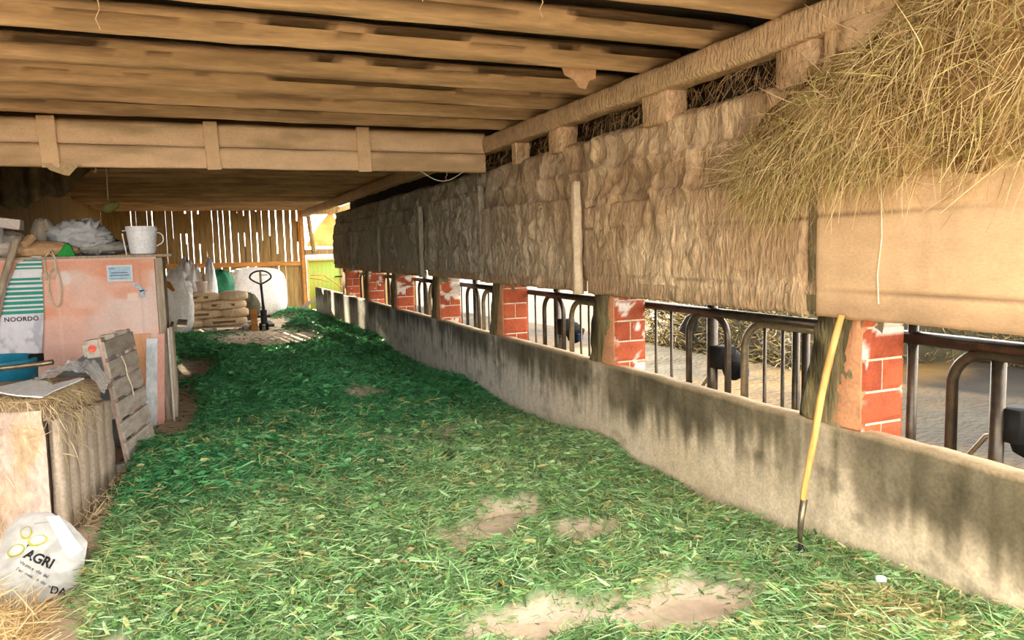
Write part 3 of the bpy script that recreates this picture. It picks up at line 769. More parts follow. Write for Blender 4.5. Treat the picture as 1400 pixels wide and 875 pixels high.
def horse():
    u = np.linspace(0, 1, 24); v = np.linspace(0, 1, 24)
    U, V_ = np.meshgrid(u, v, indexing='ij')
    lft = 3.15 + .75 * (V_ ** 1.3); rgt = 3.98 + .12 * np.sin(V_ * 3)
    X = lft * (1 - U) + rgt * U; Z = 1.75 + 1.05 * V_ - .1 * U * V_
    Y = 23.56 + .06 * (fbm(X * 5, Z * 5, 3, 33) - .5)
    o = mesh_np('torn_sheet', np.stack([X, Y, Z], -1).reshape(-1, 3), grid(24, 24), mat('amber torn sheet', hx('#b5874c'), hx('#7d5528'), .6, 3, bump=.6, bscale=12, trans=.12, bdist=.03), smooth=True)
    tag(o, 'torn amber sheet hanging in the bright gap above the green gate', 'sheet')
horse()
mb = MB(); mb.beam((3.1, 23.55, 1.58), (4.4, 23.55, 1.6), .06, .16, 8, .004)
mb.beam((3.35, 23.5, 1.6), (3.2, 23.5, 2.9), .12, .1, 12, .02, (0, 1, 0), .3)
tag(mb.build('gate_lintel', M_backplank), 'dark rough frame timbers above the green gate', 'frame')

# ------------------------------------------------------------------ hay hanging on the right wall
def wall_hay():
    rs = np.random.default_rng(11)
    def bound(y):   # lower edge
        return 1.86 + .06 * (fbm(y * 4, y * 0, 3, 7) - .5) * 2 + .12 * sm(3.0, 3.3, y) * 0 - .06 * sm(3.15, 3.4, y) + .3 * sm(3.45, 4.3, y)
    def top(y): return 3.0 - .48 * sm(2.3, 3.0, y) - .15 * sm(3.0, 4.3, y)
    ys = np.arange(.95, 4.7, .03); vs = np.linspace(0, 1, 44)
    Y, V_ = np.meshgrid(ys, vs, indexing='ij')
    Z = bound(Y) + (top(Y) - bound(Y)) * V_
    thick = (.16 * np.sin(np.clip(V_ * 1.15, 0, 1) * math.pi) ** .55 * (1 - .75 * sm(2.9, 4.4, Y)) + .05 * (1 - sm(2.9, 4.2, Y)))
    X = WX + .03 - thick * (.7 + .6 * fbm(Y * 3, Z * 3, 3, 4)) - .04 * fbm(Y * 9, Z * 7, 3, 5) + .07 * sm(3.6, 4.6, Y) + .12 * sm(3.0, 3.8, Y) * sm(.45, .8, V_) + .1 * sm(3.5, 4.0, Y)
    base = mixc(hx('#b8955f'), hx('#7a5c34'), sm(.35, .7, fbm(Y * 6, Z * 6, 3, 6)))
    P0 = np.stack([X, Y, Z], -1)
    n = 30000
    yy = .95 + 3.6 * rs.random(n) ** .9; vv = rs.random(n)
    dens = (1 - sm(2.6, 4.4, yy + .9 * (vv - .3) * (yy > 2.9))) * (.45 + .55 * sm(.35, .6, fbm(yy * 2.2, vv * 2.5, 3, 77)))
    dens *= np.where((vv > .72) & (yy > 2.3), .35, 1)
    keep = rs.random(n) < dens; yy = yy[keep]; vv = vv[keep]; n = len(yy)
    iy = np.clip(((yy - .95) / .03).astype(int), 0, len(ys) - 1); iv = np.clip((vv * 43).astype(int), 0, 43)
    P = P0[iy, iv] + rs.normal(size=(n, 3)) * [.012, .015, .015] + [-.012, 0, 0]
    D = np.stack([-np.abs(rs.normal(size=n)) * .18, rs.normal(size=n) * .75 - .35, -.5 + rs.normal(size=n) * .65], -1)
    D[:, 1] *= -1
    D /= np.linalg.norm(D, axis=1)[:, None]
    Ln = rs.uniform(.06, .2, n) * np.where(rs.random(n) < .12, 1.5, 1)
    Vr, Qr = ribbons(P, D, Ln, rs.uniform(.0022, .0055, n), 4, rs.normal(size=n) * .5, rs, droop=rs.uniform(0, .5, n))
    cr = mixc(hx('#ecd6a0'), hx('#8e6c33'), rs.random(n) ** 1.2)
    gr = (rs.random(n) < .15)[:, None]; cr = np.where(gr, cr * np.array([.8, .95, .6]), cr)
    # fringe strands hanging below
    o = mesh_np('hanging_hay', np.concatenate([P0.reshape(-1, 3), Vr]), np.concatenate([grid(len(ys), 44), Qr + P0.reshape(-1, 3).shape[0]]), M_straw,
                cols=np.concatenate([base.reshape(-1, 3), np.repeat(cr, 10, 0)]))
    tag(o, 'mat of dry golden hay hanging over the upper right wall', 'hay', kind='stuff')
wall_hay()
def wall_wisps():
    rs = np.random.default_rng(12)
    n = 2600
    yy = 3.1 + 5 * rs.random(n) ** 1.5; zz = 1.4 + 1.1 * rs.random(n)
    zz = np.where(rs.random(n) < .35, 2.5 + .14 * rs.random(n), zz)
    P = np.stack([np.where(zz > 2.5, WX - .0, WX - .05) + 0 * yy, yy, zz], -1)
    D = np.stack([-np.abs(rs.normal(size=n)) * .2, rs.normal(size=n) * .5, -np.abs(rs.normal(size=n))], -1); D /= np.linalg.norm(D, axis=1)[:, None]
    Vr, Qr = ribbons(P, D, rs.uniform(.04, .14, n), rs.uniform(.002, .005, n), 3, rs.normal(size=n) * .4, rs)
    cr = mixc(hx('#c8a67a'), hx('#8f744e'), rs.random(n))
    o = mesh_np('dust_wisps', Vr, Qr, M_straw, cols=np.repeat(cr, 8, 0))
    tag(o, 'dusty stalks and cobweb wisps clinging to the middle of the right wall', 'wisps', kind='stuff')
wall_wisps()
mb = MB(); mb.tube([(WX - .085, 2.66, 1.84), (WX - .09, 2.645, 1.6), (WX - .085, 2.67, 1.42), (WX - .085, 2.66, 1.28)], .0035, 6)
tag(mb.build('hanging_string', M_rope), 'thin string hanging down the smooth tan panel from the hay', 'string')

# ------------------------------------------------------------------ the cut grass
_gy = np.array([0, 1.979, 2.204, 2.423, 2.714, 3.051, 3.327, 3.576, 3.924, 4.411, 4.995, 5.33, 6.434, 7.529, 8.434, 8.958, 10.22, 11.81, 12.51, 13.86, 17.62, 19.69, 22.3, 24])
_gz = np.array([.03, .031, -.002, -.007, -.01, -.034, -.09, -.082, -.131, -.112, -.101, -.002, -.12, -.15, -.082, -.027, -.14, -.15, -.12, .023, -.04, -.058, -.1, -.12])
PATCH = [(1.81, 4.44, .20, .17, 0), (2.10, 3.98, .19, .16, 0), (1.40, 4.10, .2, .17, 0), (2.0, 2.86, .36, .18, 0), (1.30, 3.03, .24, .13, 0), (1.78, 8.86, .22, .3, 0), (-.3, 9.3, .22, 1.4, 0),
         (1.30, 16.4, .95, 1.5, 0), (-.85, 3.9, .2, .25, 0), (1.62, 4.25, .12, .12, 0), (1.55, 6.4, .16, .15, 0), (1.9, 6.2, .12, .12, 0), (2.0, 6.6, .15, .12, 0), (-.15, 12.6, .35, 1.2, 0), (1.3, 20.5, 1.0, 1.2, 0), (-.62, 3.55, .18, .12, 0)]
def thick(x, y):
    x = np.asarray(x, float); y = np.asarray(y, float)
    ridge = np.interp(y, _gy, _gz) - FZ
    d = WX - x
    t = .075 + .085 * fbm(x * 1.1, y * .8, 3, 501) + .07 * (fbm(x * 3.2, y * 2.6, 3, 502) - .4) + .09 * (fbm(x * 8, y * 7, 2, 503) - .5)
    hump = .16 * np.exp(-(((x - .35) / .9) ** 2 + ((y - 6.3) / .75) ** 2)) + .14 * np.exp(-(((x - .9) / .8) ** 2 + ((y - 9.4) / 1.2) ** 2)) + .12 * np.exp(-(((x - 2.4) / .7) ** 2 + ((y - 20.2) / 1.6) ** 2))
    hump += .1 * np.exp(-(((x - .3) / .6) ** 2 + ((y - 12.0) / 1.0) ** 2)) + .1 * np.exp(-(((x - .1) / .7) ** 2 + ((y - 4.6) / .8) ** 2))
    hump += .16 * np.exp(-(((x - 2.55) / .35) ** 2 + ((y - 2.2) / .5) ** 2))
    t = t + hump
    w = np.exp(-(d / .38) ** 2)
    t = t * (1 - w) + (ridge + .04 * (fbm(x * 7, y * 6, 3, 503) - .5)) * w
    m = np.ones_like(t)
    for (px, py, rx, ry, _) in PATCH:
        q = np.sqrt(((x - px) / rx / 1.2) ** 2 + ((y - py) / ry / 1.2) ** 2) + .6 * (fbm(x * 5, y * 5, 3, 505) - .5)
        m = m * sm(.75, 1.35, q)
    left = np.interp(y, [0, 4.2, 5.2, 6.4, 7.2, 8.6, 9.1, 10.5, 13, 19, 23], [-.72, -.72, -.74, -.72, -.62, -.62, -.3, -.5, -.7, -.9, -1.0])
    m = m * sm(-.02, .22, x - left + .18 * (fbm(x * 3, y * 3, 2, 507) - .5))
    m = m * (1 - sm(17.4, 18.6, y) * (1 - sm(1.7, 2.2, x)))
    return np.clip(t, .01, None) * m - .02 * (1 - m), m
def grass():
    rs = np.random.default_rng(21)
    xs = np.arange(-1.5, WX + .02, .035); ys = np.concatenate([np.arange(1.2, 8, .035), np.arange(8, 23.6, .09)])
    X, Y = np.meshgrid(xs, ys, indexing='ij')
    T, m = thick(X, Y)
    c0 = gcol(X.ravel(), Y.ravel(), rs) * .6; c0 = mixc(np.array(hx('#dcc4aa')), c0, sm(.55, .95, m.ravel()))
    V0 = np.stack([X, Y, FZ + T - .012], -1).reshape(-1, 3)
    Vs = [V0]; Qs = [grid(len(xs), len(ys))]; Cs = [c0]; nv = len(V0)
    for (y0, y1, dens, l0, l1, w0, w1) in ((1.9, 3.4, 9000, .04, .15, .003, .008), (3.4, 5.4, 7500, .045, .16, .0035, .009), (5.4, 8.5, 5200, .05, .17, .005, .012), (8.5, 13, 3000, .06, .18, .008, .016), (13, 23.4, 1400, .07, .2, .012, .024)):
        n = int((y1 - y0) * 4.5 * dens)
        x = rs.uniform(-1.4, WX - .01, n); y = rs.uniform(y0, y1, n)
        t, mm = thick(x, y)
        keep = (rs.random(n) < np.clip(mm * 1.1, 0.03, 1)) & (x < WX - .005); x = x[keep]; y = y[keep]; t = t[keep]; n = len(x)
        th = 2 * math.pi * fbm(x * 1.3, y * 1.3, 2, 601) * 2 + rs.normal(size=n) * .9
        el = rs.normal(size=n) * .28 + .14
        D = np.stack([np.cos(th) * np.cos(el), np.sin(th) * np.cos(el), np.sin(el)], -1)
        P = np.stack([x, y, FZ + np.maximum(t, .0) + rs.uniform(-.03, .028, n)], -1)
        L = rs.uniform(l0, l1, n); P = P - D * (L * .4)[:, None]
        end = P + D * L[:, None]; bad = (end[:, 0] > WX - .012); D[bad, 0] *= -1
        P[:, 0] = np.minimum(P[:, 0], WX - .015)
        w = rs.uniform(w0, w1, n); broad = rs.random(n) < .15; w = np.where(broad, w * 3.6, w); L = np.where(broad, L * .6, L)
        Vr, Qr = ribbons(P, D, L, w, 2, rs.normal(size=n) * .22, rs, droop=rs.uniform(0, .25, n))
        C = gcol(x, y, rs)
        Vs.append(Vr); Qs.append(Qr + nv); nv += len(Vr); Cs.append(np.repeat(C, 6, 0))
    o = mesh_np('cut_grass', np.concatenate(Vs), np.concatenate(Qs), M_grass, cols=np.concatenate(Cs))
    tag(o, 'thick layer of freshly cut green grass spread along the feed passage', 'grass', kind='stuff')
def gcol(x, y, rs):
    n = len(x)
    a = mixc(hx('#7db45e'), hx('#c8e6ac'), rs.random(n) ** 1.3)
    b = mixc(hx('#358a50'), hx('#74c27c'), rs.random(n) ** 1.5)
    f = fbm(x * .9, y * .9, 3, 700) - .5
    k = sm(4.6, 6.8, y + 1.6 * f + .5 * (.8 - x))  # warm lit tone near, shaded teal further back, painted into the blade colour
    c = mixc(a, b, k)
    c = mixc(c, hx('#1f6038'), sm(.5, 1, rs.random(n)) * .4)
    dk = rs.random(n)
    c = c * (.35 + .95 * dk)[:, None]
    y_ = (rs.random(n) < .10 + .10 * sm(.5, .65, fbm(x * 2, y * 2, 2, 703)))[:, None] & (y < 8)[:, None]
    c = np.where(y_, mixc(hx('#d6d494'), hx('#b5a665'), rs.random(n)), c)
    dry = (sm(.6, .0, np.hypot((x - 2.6) / .9, (y - 2.2) / .7)) * .85 > rs.random(n))[:, None]
    c = np.where(dry, mixc(hx('#cbbf86'), hx('#8f8650'), rs.random(n)), c)
    return c
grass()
# dry fallen leaves
leafm = {}
def leaf_mesh(col, key):
    me = bpy.data.meshes.new('leaf')
    V = []; Fc = []
    prof = [(0, 0), (.18, .25), (.33, .7), (.30, .95), (.2, .9), (.12, 1.25), (0, 1.5)]
    for i, (w, l) in enumerate(prof): V += [(-w, l - .7, .12 * w + .08 * math.sin(l * 2)), (0, l - .7, .05 * math.sin(l * 3)), (w, l - .7, .2 * w)]
    for i in range(len(prof) - 1): Fc += [(3 * i, 3 * i + 1, 3 * i + 4, 3 * i + 3), (3 * i + 1, 3 * i + 2, 3 * i + 5, 3 * i + 4)]
    me.from_pydata([(a * .04, b * .04, c * .04) for a, b, c in V], [], Fc); me.update(); me.materials.append(mat('leaf ' + key, col, None, .3, 20, bump=.2, trans=.3)); return me
lm = [leaf_mesh(hx('#d9b58a'), 'buff'), leaf_mesh(hx('#cf9a3c'), 'ochre'), leaf_mesh(hx('#a9663f'), 'rust'), leaf_mesh(hx('#c8c06a'), 'straw yellow'), leaf_mesh(hx('#e3c24a'), 'yellow')]
rl = random.Random(5)
spots = [(.0, 5.55, 0), (.42, 4.9, 0), (-.35, 5.9, 4), (-.3, 6.1, 4), (2.65, 2.45, 2), (2.62, 2.9, 2), (2.3, 2.75, 4), (1.7, 3.2, 2), (1.2, 3.5, 0), (.9, 3.7, 0)]
for i in range(70):
    spots.append((rl.uniform(-.6, 2.9), 2.4 + 5.5 * rl.random() ** 1.5, rl.choice([0, 0, 1, 2, 3, 3])))
for (x, y, k) in spots:
    o = bpy.data.objects.new('dry_leaf', lm[k]); COL.objects.link(o)
    t, _ = thick(np.array([x]), np.array([y]))
    o.location = (x, y, FZ + float(t[0]) + .02); o.rotation_euler = (rl.uniform(-.5, .5), rl.uniform(-.5, .5), rl.uniform(0, 6.3)); s = rl.uniform(.6, 1.15); o.scale = (s * 1.2, s, s)
    tag(o, 'small curled dry leaf lying on the cut grass', 'leaf', 'dry leaves scattered on the cut grass')
mb = MB(); mb.lathe([(.001, -.02), (.02, -.015), (.028, 0), (.022, .015), (.001, .022)], (0, 0, 0), 16)
o = mb.build('white_pebble', M_white, smooth=True); t, _ = thick(np.array([2.85]), np.array([2.47])); o.location = (2.85, 2.47, FZ + float(t[0]) + .02)
tag(o, 'small white pebble on the grass near the wall at the lower right', 'pebble')

# ------------------------------------------------------------------ fork
fk = thing('pitchfork', (2.86, 3.0, -.05), 'hay fork with a long pale wooden handle leaning on the wall, tines in the grass', 'fork')
P = [(2.855, 2.985, -.02), (2.86, 2.985, .12), (2.872, 2.975, .3), (2.90, 2.945, .55), (2.93, 2.925, .8), (2.965, 2.90, 1.02), (2.99, 2.86, 1.215)]
P = [(a - 2.86, b - 3.0, c + .05) for a, b, c in P]
mb = MB(); mb.tube(P[1:], [.014, .0165, .018, .0185, .0185, .016], 14); mb.build('handle', M_ash, fk, smooth=True)
mb = MB(); mb.tube([P[0], (P[1][0], P[1][1], P[1][2]), (P[2][0] - .002, P[2][1], P[2][2] - .06)], [.009, .0165, .019], 12); fo = mb.build('ferrule', M_galv, fk, smooth=True)
for i, dx in enumerate((-.1, -.035, .035, .1)):
    mb = MB(); mb.tube([(P[0][0], P[0][1], P[0][2] + .02), (dx * .5, -.05, -.02), (dx, -.12, -.035), (dx * 1.05, -.22, -.075), (dx, -.30, -.14)], [.009, .008, .007, .006, .003], 8)
    mb.build('tine', M_jack, fk, smooth=True)

# ------------------------------------------------------------------ pink storage box with its things
def pinkbox():
    root = thing('storage_cabinet', (-1.9, 9.0, FZ), 'big faded salmon-pink cabinet on the left with a grey board top', 'cabinet')
    n, m = 150, 90
    X, Z = np.meshgrid(np.linspace(-1.6, 1.5, n), np.linspace(0, 1.78, m), indexing='ij')
    c = mixc(hx('#eab8a2'), hx('#e6cdc0'), sm(.35, .65, fbm(X * 2.2, Z * 2.2, 4, 61)))
    c = mixc(c, hx('#e59a76'), sm(.55, .7, fbm(X * 1.6 + 5, Z * 4, 3, 62)) * .7)
    c = mixc(c, hx('#cdb0a8'), (1 - sm(.5, .95, Z + .3 * (X - .6) * -1 - .4)) * .5 * sm(-.5, .6, -X + .9))
    for xx in (.58,): c = mixc(c, hx('#ecc9bb'), np.exp(-((X - xx) / .008) ** 2) * .6)
    c = mixc(c, hx('#efd0c4'), np.exp(-((Z - .93) / .008) ** 2) * .6 * (X > .3))
    c = mixc(c, hx('#8c5f50'), np.exp(-((X - 1.36) / .005) ** 2) * .5 * (Z > .9))
    c = mixc(c, hx('#f1dcc8'), (np.maximum(abs(X - 1.27) / .05, abs(Z - 1.37) / .045) < 1) * .8)
    c = mixc(c, hx('#e8e4e0'), sm(1, .6, np.hypot((X - .66) / .06, (Z - 1.6) / .09) + .5 * (fbm(X * 20, Z * 20, 2, 9) - .5)) * .7)
    Y = .004 * fbm(X * 2, Z * 2, 2, 63)
    mesh_np('front_panel', np.stack([X, Y - .012, Z], -1).reshape(-1, 3), grid(n, m), M_pink, cols=c.reshape(-1, 3), parent=root)
    mb = MB(); mb.box((-1.6, 0, 0), (1.5, 1.1, 1.785), col=hx('#caa294')); mb.build('body', M_pink, root)
    mb = MB(); mb.box((1.505, -.02, 0), (1.58, .9, 1.78)); mb.build('side_board', M_oldwood, root, bev=.005)
    mb = MB(); mb.box((-1.65, -.05, 1.79), (1.68, 1.2, 1.815)); mb.build('top_board', M_oldwood, root, bev=.004)
    mb = MB(); mb.box((-1.6, -.03, 1.765), (1.52, -.012, 1.79), col=hx('#e0bba8')); mb.build('top_edge', M_pink, root)
    return root
pinkbox()
def fn_text(txt, size, m, M, parent=None, name='lettering', ext=.0006, bold=0.0, spacing=1):
    cu = bpy.data.curves.new(name, 'FONT'); cu.body = txt; cu.size = size; cu.extrude = ext; cu.offset = bold; cu.space_character = spacing
    tmp = bpy.data.objects.new('tmp', cu); COL.objects.link(tmp)
    dg = bpy.context.evaluated_depsgraph_get(); me = bpy.data.meshes.new_from_object(tmp.evaluated_get(dg))
    bpy.data.objects.remove(tmp); bpy.data.curves.remove(cu)
    me.materials.clear(); me.transform(M)
    return link(name, me, m, parent)
RX = Matrix.Rotation(math.pi / 2, 4, 'X')
# striped feed bag sheet pinned on the cabinet
def striped():
    root = thing('printed_sack', (-1.46, 8.975, .6), 'flattened sack with green and white stripes pinned on the pink cabinet', 'sack')
    n, m = 30, 120
    T, U = np.meshgrid(np.linspace(0, 1, m), np.linspace(0, 1, n), indexing='ij')
    Z = T * 1.03 ; zt = Z + .6
    lx = np.interp(zt, [.6, 1.02, 1.3, 1.56, 1.63], [-1.875, -1.83, -1.76, -1.645, -1.50]) + .006 * (vn(zt * 25, zt * 0, 3) - .5)
    rx = np.interp(zt, [.6, 1.0, 1.63], [-1.50, -1.455, -1.43])
    X = lx * (1 - U) + rx * U
    Yy = -.012 - .01 * fbm(X * 8, zt * 8, 3, 4)
    s = ((zt - 1.03) / .048) % 1
    stripe = ((s > .38) & (zt > 1.035)) & ~((zt > 1.41) & (zt < 1.50))
    c = np.where(stripe[..., None], np.array(hx('#2f9a86')), np.array(hx('#e2e6ea')))
    c = np.where((zt < 1.035)[..., None], mixc(hx('#dfdfe6'), hx('#b9bac4'), sm(.5, .7, fbm(X * 12, zt * 9, 3, 8))), c)
    V = np.stack([X + 1.46, Yy, Z], -1).reshape(-1, 3)
    o = mesh_np('sheet', V, grid(m, n), M_pink, cols=c.reshape(-1, 3), parent=root)
    o.modifiers.new('s', 'SOLIDIFY').thickness = .003
    fn_text('NOORDO', .062, M_ink, Matrix.Translation((-.34, -.026, .375)) @ RX, root, bold=.0012, spacing=1.1)['label'] = 'faded dark lettering under the stripes'
striped()
mb = MB()
def rope_pts(c, w, h, t0, t1, n=24): return [(c[0] + w * math.sin(t), 8.955 - .01 * math.cos(t * 3), c[1] + h * math.cos(t)) for t in np.linspace(t0, t1, n)]
mb.tube(rope_pts((-1.335, 1.30), .055, .2, 0, 6.28), .007, 6); mb.tube(rope_pts((-1.36, 1.52), .05, .13, -2.6, 3), .007, 6); mb.tube(rope_pts((-1.42, 1.42), .035, .04, 0, 6.28), .007, 6)
mb.tube([(-1.33, 8.955, 1.48), (-1.31, 8.95, 1.6), (-1.34, 8.96, 1.68), (-1.37, 9.03, 1.64)], .008, 6)
tag(mb.build('twine_coil', M_rope, smooth=True), 'looped cream twine hanging from the cabinet top beside the striped sack', 'twine')
# label sign
lb = thing('paper_notice', (-.735, 8.97, 1.425), 'small pale blue printed notice on the upper right of the pink cabinet', 'notice')
mb = MB(); mb.box((-.12, 0, -.085), (.12, .004, .085)); mb.build('card', mat('white card', hx('#dfe6ea'), None, .15, 10, bump=0), lb)
mb = MB(); mb.box((-.105, -.002, -.07), (.105, .0, .07)); mb.build('blue_field', mat('pale blue print', hx('#a9c8de'), hx('#c3d8e6'), .5, 14, bump=0), lb)
mb = MB()
for i, (z, a, b, h) in enumerate(((.052, -.1, -.045, .004), (.005, -.085, .075, .005), (-.022, -.09, .085, .005), (-.055, -.09, .06, .002))):
    x = a
    rr = random.Random(i)
    while x < b:
        w = rr.uniform(.006, .02); mb.box((x, -.004, z - h), (min(x + w, b), -.002, z + h)); x += w + .004
mb.build('printed_lines', mat('blue grey print', hx('#44586c'), None, .2, 10, bump=0), lb)
mb = MB()
rr = random.Random(4)
M0 = Matrix.Translation((-.63, 8.972, 1.33))
for (a, b, w) in (((-.0, 0), (.05, -.05), .025), ((.05, -.05), (.1, -.1), .04), ((.09, -.09), (.105, -.17), .045), ((.1, -.1), (.15, -.1), .012)):
    d = Vector((b[0] - a[0], b[1] - a[1])); l = d.length; nn = Vector((-d.y, d.x)) / l * w / 2
    mb.prism([(a[0] + nn.x, a[1] + nn.y), (b[0] + nn.x, b[1] + nn.y), (b[0] - nn.x, b[1] - nn.y), (a[0] - nn.x, a[1] - nn.y)], .004, M0)
tag(mb.build('torn_sticker', mat('blue sticker', hx('#9ab6cc'), hx('#d8e2ea'), .6, 30, bump=0)), 'torn pale blue sticker below the notice on the pink cabinet', 'sticker')

# bucket
bk = thing('bucket', (-.51, 9.17, 1.615), 'white plastic bucket standing on the cabinet top', 'bucket')
mb = MB(); mb.lathe([(.001, .004), (.115, .004), (.12, 0), (.128, .02), (.150, .24), (.150, .255), (.158, .26), (.158, .30), (.152, .305), (.146, .30), (.14, .25), (.118, .02), (.001, .012)], (0, 0, 0), 36); mb.build('body', M_white, bk, smooth=True)
mb = MB(); mb.tube([(.15, 0, .235)] + [(.155 + .055 * math.sin(t), -.01, .17 + .065 * math.cos(t)) for t in np.linspace(.2, 2.9, 12)] + [(.14, 0, .09)], .006, 8); mb.build('handle', M_white, bk, smooth=True)
mb = MB(); mb.box((-.19, -.02, .255), (-.14, .02, .262)); mb.box((-.165, -.03, .0), (-.155, .03, .25), Matrix.Rotation(math.radians(-7), 4, 'Y')); mb.build('side_lug', M_white, bk, bev=.002)

# crumpled things on the cabinet
def crumple(name, c, size, m, seed, amp=.25, sharp=4, label='', cat='', group=None, flat=.0, rot=0, nu=40, nv=22, parent=None):
    V = []
    th = np.linspace(0, 2 * math.pi, nu, endpoint=False); ph = np.linspace(.02, math.pi - .02, nv)
    P_, T_ = np.meshgrid(ph, th, indexing='ij')
    r = 1 + amp * (np.abs(fbm(np.cos(T_) * sharp + 5, np.sin(T_) * sharp + P_ * sharp, 3, seed) - .5) * 3 - .6) + amp * .6 * (np.abs(fbm(np.cos(T_) * 9 + P_ * 7, np.sin(T_) * 9, 3, seed + 4) - .5) * 3 - .5)
    sx = np.sign(np.cos(T_)) * np.abs(np.cos(T_)) ** .8; sy = np.sign(np.sin(T_)) * np.abs(np.sin(T_)) ** .8
    X = r * np.sin(P_) * sx * size[0]; Y = r * np.sin(P_) * sy * size[1]; Z = np.maximum(r * np.cos(P_) * size[2], -size[2] * .93)
    cr, sr = math.cos(rot), math.sin(rot)
    V = np.stack([X * cr - Y * sr, X * sr + Y * cr, Z], -1).reshape(-1, 3)
    o = mesh_np(name, V, grid(nv, nu, True), m, smooth=True, parent=parent); o.location = c
    if label: tag(o, label, cat, group)
    return o
T0 = 1.617
crumple('plastic_bundle', (-1.10, 9.35, T0 + .19), (.33, .25, .2), M_film, 31, .4, 5, 'crumpled clear and bluish plastic bundle on the cabinet, left of the bucket', 'plastic')
crumple('cloth_heap', (-1.0, 9.45, T0 + .085), (.42, .3, .09), M_grey, 32, .3, 5, 'low grey cloth heap spread under the plastic bundle', 'cloth')
crumple('grey_sack', (-1.48, 9.55, T0 + .2), (.14, .12, .22), M_oldwood, 33, .15, 2, 'upright grey sack at the back of the cabinet top', 'sack')
crumple('blue_rag', (-1.33, 9.5, T0 + .14), (.09, .09, .15), mat('dusty blue rag', hx('#8b97a8'), hx('#5f6b7a'), .5, 9, bump=.5), 34, .3, 5, 'dusty blue rag between the grey sack and the plastic bundle', 'rag')
crumple('paper_sack', (-1.78, 9.15, T0 + .13), (.27, .22, .14), mat('pale sack', hx('#bdb6ab'), hx('#948e84'), .5, 6, bump=.5), 35, .3, 4, 'grey crumpled sack at the left end of the cabinet top', 'sack')
crumple('brown_cloth', (-1.45, 9.1, T0 + .07), (.36, .12, .09), M_card, 36, .25, 4, 'brown cloth lying over the cabinet edge above the striped sack', 'cloth')
mb = MB(); mb.box((-.16, -.1, 0), (.16, .1, .11), Matrix.Rotation(.15, 4, 'Y'), jit=.01); o = mb.build('cardboard_box', mat('pinkish card', hx('#cdbcae'), hx('#e3ddd6'), .5, 6, bump=.2), bev=.006); o.location = (-1.78, 9.2, T0 + .30)
tag(o, 'small pale carton lying on the crumpled sack at the left picture edge', 'box')
mb = MB(); mb.box((-.06, -.08, 0), (.06, .08, .16), jit=.006); o = mb.build('white_block', M_white, bev=.004); o.location = (-1.80, 8.86, T0 + .14)
tag(o, 'white block at the left picture edge on the cabinet', 'block')
mb = MB(); mb.prism([(0, 0), (.1, .14), (.14, .11), (.18, 0)], .1); o = mb.build('green_cloth', mat('bright green cloth', hx('#2f9a45'), hx('#1f7a35'), .5, 8, bump=.4), bev=.01); o.location = (-1.31, 8.98, T0 + .0)
tag(o, 'small bright green piece of cloth on the cabinet edge', 'cloth')
mb = MB(); mb.tube([(-2.05, 8.86, .55), (-1.90, 8.87, .95), (-1.81, 8.87, 1.25), (-1.72, 8.86, 1.5), (-1.62, 8.86, 1.78), (-1.585, 8.9, 1.83)], [.035, .036, .034, .032, .034, .03], 12)
tag(mb.build('wooden_stick', M_oldwood, smooth=True), 'thick bent wooden stick leaning on the left edge of the cabinet', 'stick')
mb = MB(); mb.beam((-1.56, 8.9, T0 + .13), (-1.50, 8.98, T0 + .2), .07, .07, 3, .006, rnd=.2); tag(mb.build('wood_chunk', M_card, smooth=False), 'small tan wood chunk beside the top of the bent stick', 'wood')

# leaning boards right of the cabinet
def board(name, m, x0, x1, z1, y, lab, dx=.06, t=.02, col=None):
    mb = MB(); mb.add([(x0, y, 0), (x1, y, 0), (x1 + dx, y + .12, z1), (x0 + dx, y + .12, z1), (x0, y + t, 0), (x1, y + t, 0), (x1 + dx, y + .12 + t, z1), (x0 + dx, y + .12 + t, z1)],
                  [(0, 1, 2, 3), (7, 6, 5, 4), (0, 4, 5, 1), (2, 6, 7, 3), (1, 5, 6, 2), (0, 3, 7, 4)], col=col)
    o = mb.build(name, m); o.location.z = FZ; tag(o, lab, 'board', 'boards leaning at the corner of the pink cabinet')
board('leaning_board', mat('orange ply', hx('#d9a67e'), hx('#c98f66'), .5, 5, (3, 3, .5), .1), -.70, -.545, .97, 8.82, 'orange-tan board behind the pallet, leftmost of the leaning boards')
board('leaning_board', mat('flaking white paint', hx('#dfe4e6'), hx('#aebbbd'), .6, 12, (1, 1, .5), .2), -.585, -.475, .92, 8.78, 'white flaking board between the orange and the pink board')
board('leaning_board', mat('salmon paint', hx('#dfa593'), hx('#d3b0a4'), .5, 6, (2, 2, .5), .15), -.472, -.405, .96, 8.80, 'narrow salmon-pink board right of the white one')
r = thing('framed_sheet', (-.285, 8.87, FZ), 'thin grey framed sheet seen edge-on at the right end of the leaning boards', 'sheet')
mb = MB(); mb.box((-.03, 0, 0), (-.012, .05, 1.02)); mb.build('edge', mat('pale edge', hx('#d2cdc4'), None, .4, 9), r)
mb = MB(); mb.box((-.01, 0.02, .05), (.02, .75, 1.03)); mb.build('sheet', M_oldwood, r)
mb = MB(); mb.box((-.06, -.03, 1.03), (.04, .7, 1.06), Matrix.Rotation(.12, 4, 'Y')); mb.build('cap', M_galv, r, bev=.004)

